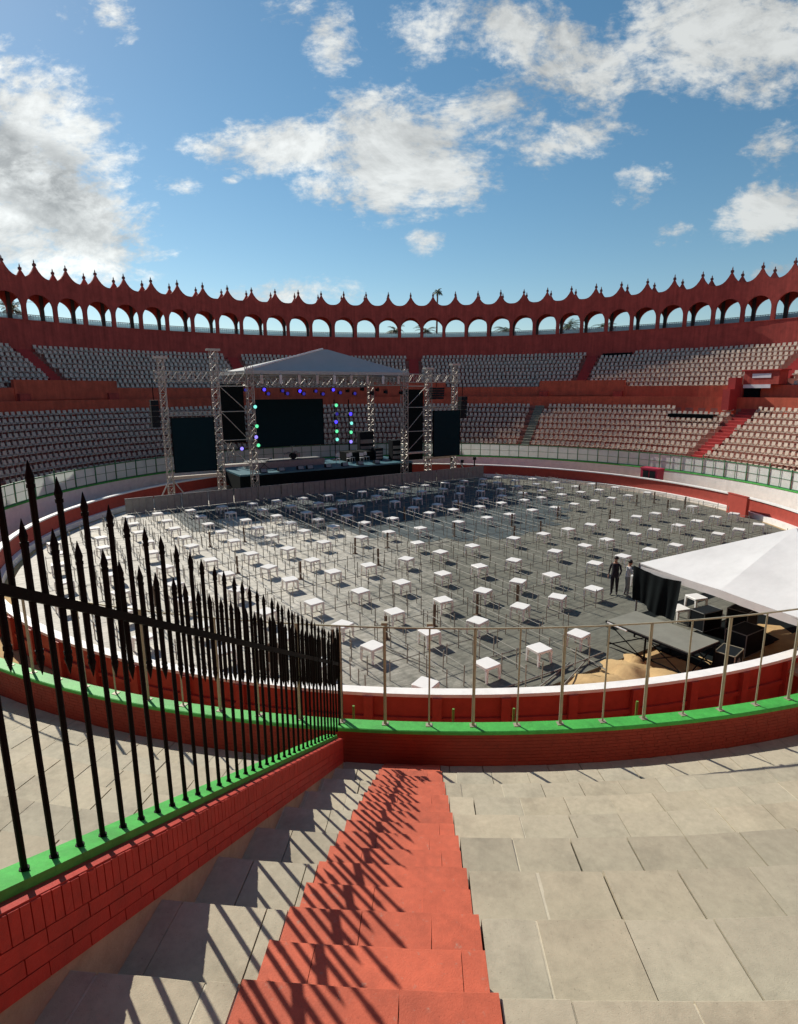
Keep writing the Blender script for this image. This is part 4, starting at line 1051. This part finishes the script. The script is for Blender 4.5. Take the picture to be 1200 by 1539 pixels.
def platform():
    Q=Vector((7.24,18.96,0)); g=empty('work_platform',Q,A32,'grey plywood platform on a black scaffold frame beside the white tent','platform')
    # local x along U, y along W
    mb=MB(); 
    mb.abox(0,1.6,-3.05,.0,1.0,1.05); mb.build('deck',M['plat'],g)
    mb=MB()
    for a,b in(((-.03,0),(-.03,-3.05)),((1.63,0),(1.63,-3.05)),((0,.03),(1.6,.03)),((0,-3.08),(1.6,-3.08))): mb.tube((a[0],a[1],.99),(b[0],b[1],.99),.035,n=6)
    for x in(.05,1.55): 
        mb.tube((x,-.05,.25),(x,-3.0,.25),.025,n=6)
        mb.tube((x,-.05,.15),(x,-1.5,.95),.02,n=6); mb.tube((x,-1.5,.15),(x,-.05,.95),.02,n=6); mb.tube((x,-1.5,.15),(x,-3.0,.95),.02,n=6); mb.tube((x,-3.0,.15),(x,-1.5,.95),.02,n=6)
    mb.tube((.05,-3.0,.25),(1.55,-3.0,.25),.025,n=6); mb.tube((.05,-3.0,.2),(1.55,-3.0,.95),.02,n=6)
    mb.build('brace_frame',M['iron'],g)
    for x in(.06,1.54):
        for y in(-.06,-1.5,-2.98):
            mb=MB(); mb.tube((x,y,-.02),(x,y,.98),.032,n=6); mb.build('leg',M['iron'],g)
    mb=MB(); mb.tube((-.1,-.1,1.02),(-.12,-.9,1.0),.03,n=6); mb.build('clamp_bar',M['chrome'],g)
    # cases and gear under the tent
    def case(x,y,w,d,h,rz,lab,spkr=False,trim='metalgrey',z=ZF):
        e=empty('flight_case',(x,y,z),rz,lab,'equipment case','dark equipment cases under the tent')
        mb=MB(); mb.abox(-w/2,w/2,-d/2,d/2,.0,h); mb.build('body',M['spk'],e)
        mb=MB(); r=.018
        for a in(-1,1):
            for b in(-1,1): mb.tube((a*w/2,b*d/2,0),(a*w/2,b*d/2,h),r,n=5); mb.tube((a*w/2,-d/2,h*(b+1)/2),(a*w/2,d/2,h*(b+1)/2),r,n=5); mb.tube((-w/2,a*d/2,h*(b+1)/2),(w/2,a*d/2,h*(b+1)/2),r,n=5)
        mb.build('edge_trim',M[trim],e)
        if spkr:
            mb=MB(); mb.tube((0,-d/2-.004,h*.5),(0,-d/2-.03,h*.5),.14,.1,14); mb.build('cone',M['metalgrey'],e)
    case(10.75,17.5,.85,.6,.62,A32+.2,'black loudspeaker case with grey edges in front of the platform corner',True,'post',-.02)
    case(11.9,18.6,1.2,.7,.8,A32,'long black case deep under the tent behind the loudspeaker case')
    case(12.6,20.0,.9,.7,1.0,A32+.1,'tall black case under the middle of the tent')
    case(11.6,20.6,1.0,.6,.7,A32-.1,'low black case under the tent behind the white tables')
    case(12.2,16.9,1.4,.7,.55,A32,'flat black case under the near right corner of the tent',z=-.02)
    mb=MB(); mb.box((12.6,15.75,1.0),(1.3,.45,.06),(-.1,.3,0),(0,0,.05)); e=empty('timber_board',(0,0,0),0,'pale timber board resting on trestles below the right of the tent','board'); mb.build('board',M['wood'],e)
    for q in(-.8,.8):
        mb=MB(); x,y=12.6+q,15.75+q*.35; mb.tube((x-.2,y,0),(x,y,.93),.03,n=5); mb.tube((x+.2,y,0),(x,y,.93),.03,n=5); mb.build('trestle',M['wood'],e)
platform()

def person(name,loc,rz,label,joints,cloth,hairdir=(0,0,0)):
    """continuous skinned body from a joint skeleton; clothing by material zones, hair as a child"""
    vs=[];rad=[];ed=[];idx={}
    for n_,p,r in joints['v']: idx[n_]=len(vs); vs.append(p); rad.append(r)
    for a,b in joints['e']: ed.append((idx[a],idx[b]))
    me=bpy.data.meshes.new(name); me.from_pydata(vs,ed,[]); me.update()
    o=bpy.data.objects.new(name,me); COL.objects.link(o)
    sk=o.modifiers.new('Skin','SKIN'); sk.use_smooth_shade=True; sb=o.modifiers.new('Sub','SUBSURF'); sb.levels=1; sb.render_levels=1
    for i,sv in enumerate(me.skin_vertices[0].data): sv.radius=rad[i]; sv.use_root=(i==0)
    dg=bpy.context.evaluated_depsgraph_get(); m2=bpy.data.meshes.new_from_object(o.evaluated_get(dg)); o.modifiers.clear(); o.data=m2
    m2.materials.clear()
    for k in cloth['m']: m2.materials.append(M[k])
    for p in m2.polygons: p.material_index=cloth['f'](p.center); p.use_smooth=True
    o.location=loc; o.rotation_euler=(0,0,rz); tag(o,label,'person'); return o
def human(h,armL,armR,lean=0.0,stride=.1):
    k=h/1.75; V=[];E=[]
    def v(n,x,y,z,r,r2=None): V.append((n,(x*k,(y+lean*max(0,z-.95))*k,z*k),(r*k,(r2 or r)*k)))
    v('pel',0,0,.95,.165,.12); v('wai',0,0,1.10,.15,.11); v('che',0,0,1.30,.18,.125); v('sh',0,0,1.43,.12,.08); v('nk',0,.0,1.50,.052); v('jaw',0,.015,1.58,.07,.075); v('hd',0,.0,1.67,.08,.095); v('top',0,-.01,1.735,.05,.06)
    E+= [('pel','wai'),('wai','che'),('che','sh'),('sh','nk'),('nk','jaw'),('jaw','hd'),('hd','top')]
    v('nose',0,.115,1.615,.012); E.append(('jaw','nose'))
    for s,arm in((1,armR),(-1,armL)):
        n='R' if s>0 else 'L'
        v('hip'+n,.09*s,0,.88,.11); v('kn'+n,.10*s,.02+stride*s*.4,.48,.075); v('an'+n,.10*s,-.02+stride*s,.09,.05); v('to'+n,.12*s,.15+stride*s,.035,.035)
        E+= [('pel','hip'+n),('hip'+n,'kn'+n),('kn'+n,'an'+n),('an'+n,'to'+n)]
        v('sho'+n,.175*s,0,1.41,.058); (ex,ey,ez),(wx,wy,wz)=arm
        v('el'+n,ex*s,ey,ez,.043); v('wr'+n,wx*s,wy,wz,.028)
        E+= [('sh','sho'+n),('sho'+n,'el'+n),('el'+n,'wr'+n)]
        d=Vector((wx-ex,wy-ey,wz-ez)).normalized(); sd_=Vector((0,1,0)).cross(d) if abs(d.y)<.9 else Vector((1,0,0)); sd_=d.cross(Vector((1,0,0))).normalized()
        pm=Vector((wx,wy,wz))+d*.075; v('pa'+n,pm.x*s,pm.y,pm.z,.036,.018); E.append(('wr'+n,'pa'+n))
        for q,(off,L) in enumerate(((-.03,.07),(-.01,.085),(.01,.08),(.03,.06))):
            a=pm+sd_*off+d*.03; b=a+d*L*.5+Vector((-.008,0,0)); c=a+d*L+Vector((-.022,0,0))
            for m_,pt in(('a',a),('b',b),('c',c)): v(f'f{n}{q}{m_}',pt.x*s,pt.y,pt.z,.0095)
            E+= [('pa'+n,f'f{n}{q}a'),(f'f{n}{q}a',f'f{n}{q}b'),(f'f{n}{q}b',f'f{n}{q}c')]
        tb=Vector((wx,wy,wz))+d*.03-sd_*.03; tc=tb+d*.04-sd_*.03; v('t'+n+'a',tb.x*s,tb.y,tb.z,.012); v('t'+n+'b',tc.x*s,tc.y,tc.z,.010); E+= [('wr'+n,'t'+n+'a'),('t'+n+'a','t'+n+'b')]
    return {'v':V,'e':E},k
def people():
    J,k=human(1.72,((-.0+.26,.05,1.14),(.22,.22,1.0)),((.25,-.04,1.13),(.27,.05,.88)),.02,.08)
    def f1(c):
        z=c.z/k
        if z>1.47: return 1
        if z<.06: return 0
        if abs(c.x/k)>.19 and z<.93 and z>.7: return 1
        return 0
    p=person('person',(9.45,24.2,ZF),R_(150),'person in dark clothes standing left of the black curtain facing the tent',J,{'m':['clothdark','skin'],'f':f1})
    mb=MB(); mb.lathe((0,-.005,1.63*k),[(.09*k,.02),(.107*k,.06),(.095*k,.11),(.05*k,.145),(.005,.155)],12); mb.build('hair',M['hair'],p,smooth=True)
    J,k2=human(1.66,((.24,.12,1.17),(.2,.34,1.2)),((.24,.12,1.17),(.18,.35,1.17)),.10,.05)
    def f2(c):
        z=c.z/k2
        if z>1.47: return 1
        if c.y/k2>.26 and z>1.0: return 1
        if z>.97: return 0
        if z<.06: return 3
        return 2
    p=person('person',(9.88,23.9,ZF),R_(-100),'person in pale shirt and grey trousers reaching for the black curtain',J,{'m':['clothpale','skin','clothgrey','clothdark'],'f':f2})
    mb=MB(); mb.lathe((0,.07,1.62*k2),[(.09*k2,.02),(.107*k2,.06),(.095*k2,.11),(.05*k2,.145),(.005,.155)],12); mb.build('hair',M['hair'],p,smooth=True)
people()
def ring_things():
    e=empty('red_crate',pol(56.6,25.0,0),-R_(56.6),'magenta red crate with dark front standing behind the far ring barrier','crate')
    mb=MB(); mb.abox(-.85,.85,-.45,.45,.9,1.98); mb.build('body',M['crate'],e); mb=MB(); mb.abox(-.9,.9,-.5,.5,1.98,2.1); mb.build('lid',M['crate'],e)
    mb=MB(); mb.abox(-.6,-.05,-.47,-.452,1.2,1.85); mb.abox(.05,.6,-.47,-.452,1.2,1.85); mb.build('front_panel',M['spk'],e)
    mb=MB(); mb.abox(-.8,.8,-.4,.4,0,.9); mb.build('stand',M['metalgrey'],e)
    for th,lab in((82.0,'red shelter board standing before the ring barrier right of the far seats'),):
        e=empty('shelter_board',pol(th,22.7,0),-R_(th),lab,'shelter')
        mb=MB(); mb.abox(-.95,.95,-.06,.06,.0,1.5); mb.build('board',M['burla'],e)
        mb=MB(); mb.abox(-1.0,1.0,-.09,.09,1.502,1.57); mb.build('cap',M['burla'],e)
        for x in(-.9,.9):
            mb=MB(); mb.abox(x-.07,x+.07,.062,.16,0,1.45); mb.build('post',M['burla'],e)
    for i,(th,h) in enumerate([(9.5,1.7),(12.2,1.5),(15.4,1.8)]):
        e=empty('dark_stanchion',pol(th,23.0,.07),0,['left','middle','right'][i]+' of three dark stanchions before the far ring barrier','post','dark stanchions before the far barrier')
        mb=MB(); mb.tube((0,0,0),(0,0,h),.07,n=8); mb.build('pole',M['spk'],e); mb=MB(); mb.lathe((0,0,0),[(.3,0),(.3,.04),(.07,.06)],12); mb.build('base',M['spk'],e)
        mb=MB(); mb.box((0,0,h+.12),(.16,0,0),(0,.14,0),(0,0,.14)); mb.build('head',M['spk'],e)
ring_things()

# ------------------------------------------------------------------ palms outside the walls
def palm(th,r,h,lab,sc=1.0):
    random.seed(int(th*10)); p=pol(th,r,0); g=empty('palm_tree',p,0,lab,'tree','palm trees outside the arcade')
    mb=MB(); n=10; lean=Vector((random.uniform(-.6,.6),random.uniform(-.4,.4),0))
    pts=[lean*(i/n)**2+Vector((0,0,h*i/n)) for i in range(n+1)]
    for a,b,i in zip(pts[:-1],pts[1:],range(n)): mb.tube(a,b,.24-.012*i,.235-.012*(i+1),8,cap=False)
    mb.build('trunk',M['bark'],g,smooth=True)
    mb=MB(); top=pts[-1]
    for q in range(26):
        a=2*math.pi*q/26+random.uniform(-.15,.15); el=random.uniform(-.15,1.15); L=random.uniform(1.6,2.5)*sc
        prev=top.copy(); d=Vector((math.cos(a)*math.cos(el),math.sin(a)*math.cos(el),math.sin(el)))
        side=Vector((-math.sin(a),math.cos(a),0))
        for s in range(9):
            d=(d+Vector((0,0,-.16))).normalized(); nx=prev+d*L/9
            w=.5*sc*math.sin(math.pi*(s+.8)/10)
            for e in(-1,1):
                for u in(.25,.75):
                    b=prev.lerp(nx,u); t=b+side*e*w*random.uniform(.8,1.1)+d*.18-Vector((0,0,.22*w+.05))
                    mb.add([b-d*.05,b+d*.05,t],[(0,1,2)])
            mb.add([prev-side*.02,prev+side*.02,nx+side*.02,nx-side*.02],[(0,1,2,3)]); prev=nx
    mb.build('crown',M['leaf'],g)
palm(4.2,55,23.4,'slim palm whose top pokes above the crest of the arcade',.42)
palm(2.0,54,17.6,'palm seen through the arches behind the right stage tower',1.0)
palm(-2.6,56,17.9,'palm seen through the arches above the stage canopy',.9)
palm(24.4,54,17.8,'palm seen through the arches left of the upper right stair',1.2)
palm(15.0,55,17.6,'palm seen through the arches between the stage and the upper right stair',1.0)
palm(30.5,55,17.3,'palm seen through the arches above the upper right stair',1.0)
palm(-56,54,17.8,'palm seen through the leftmost arches',1.0)
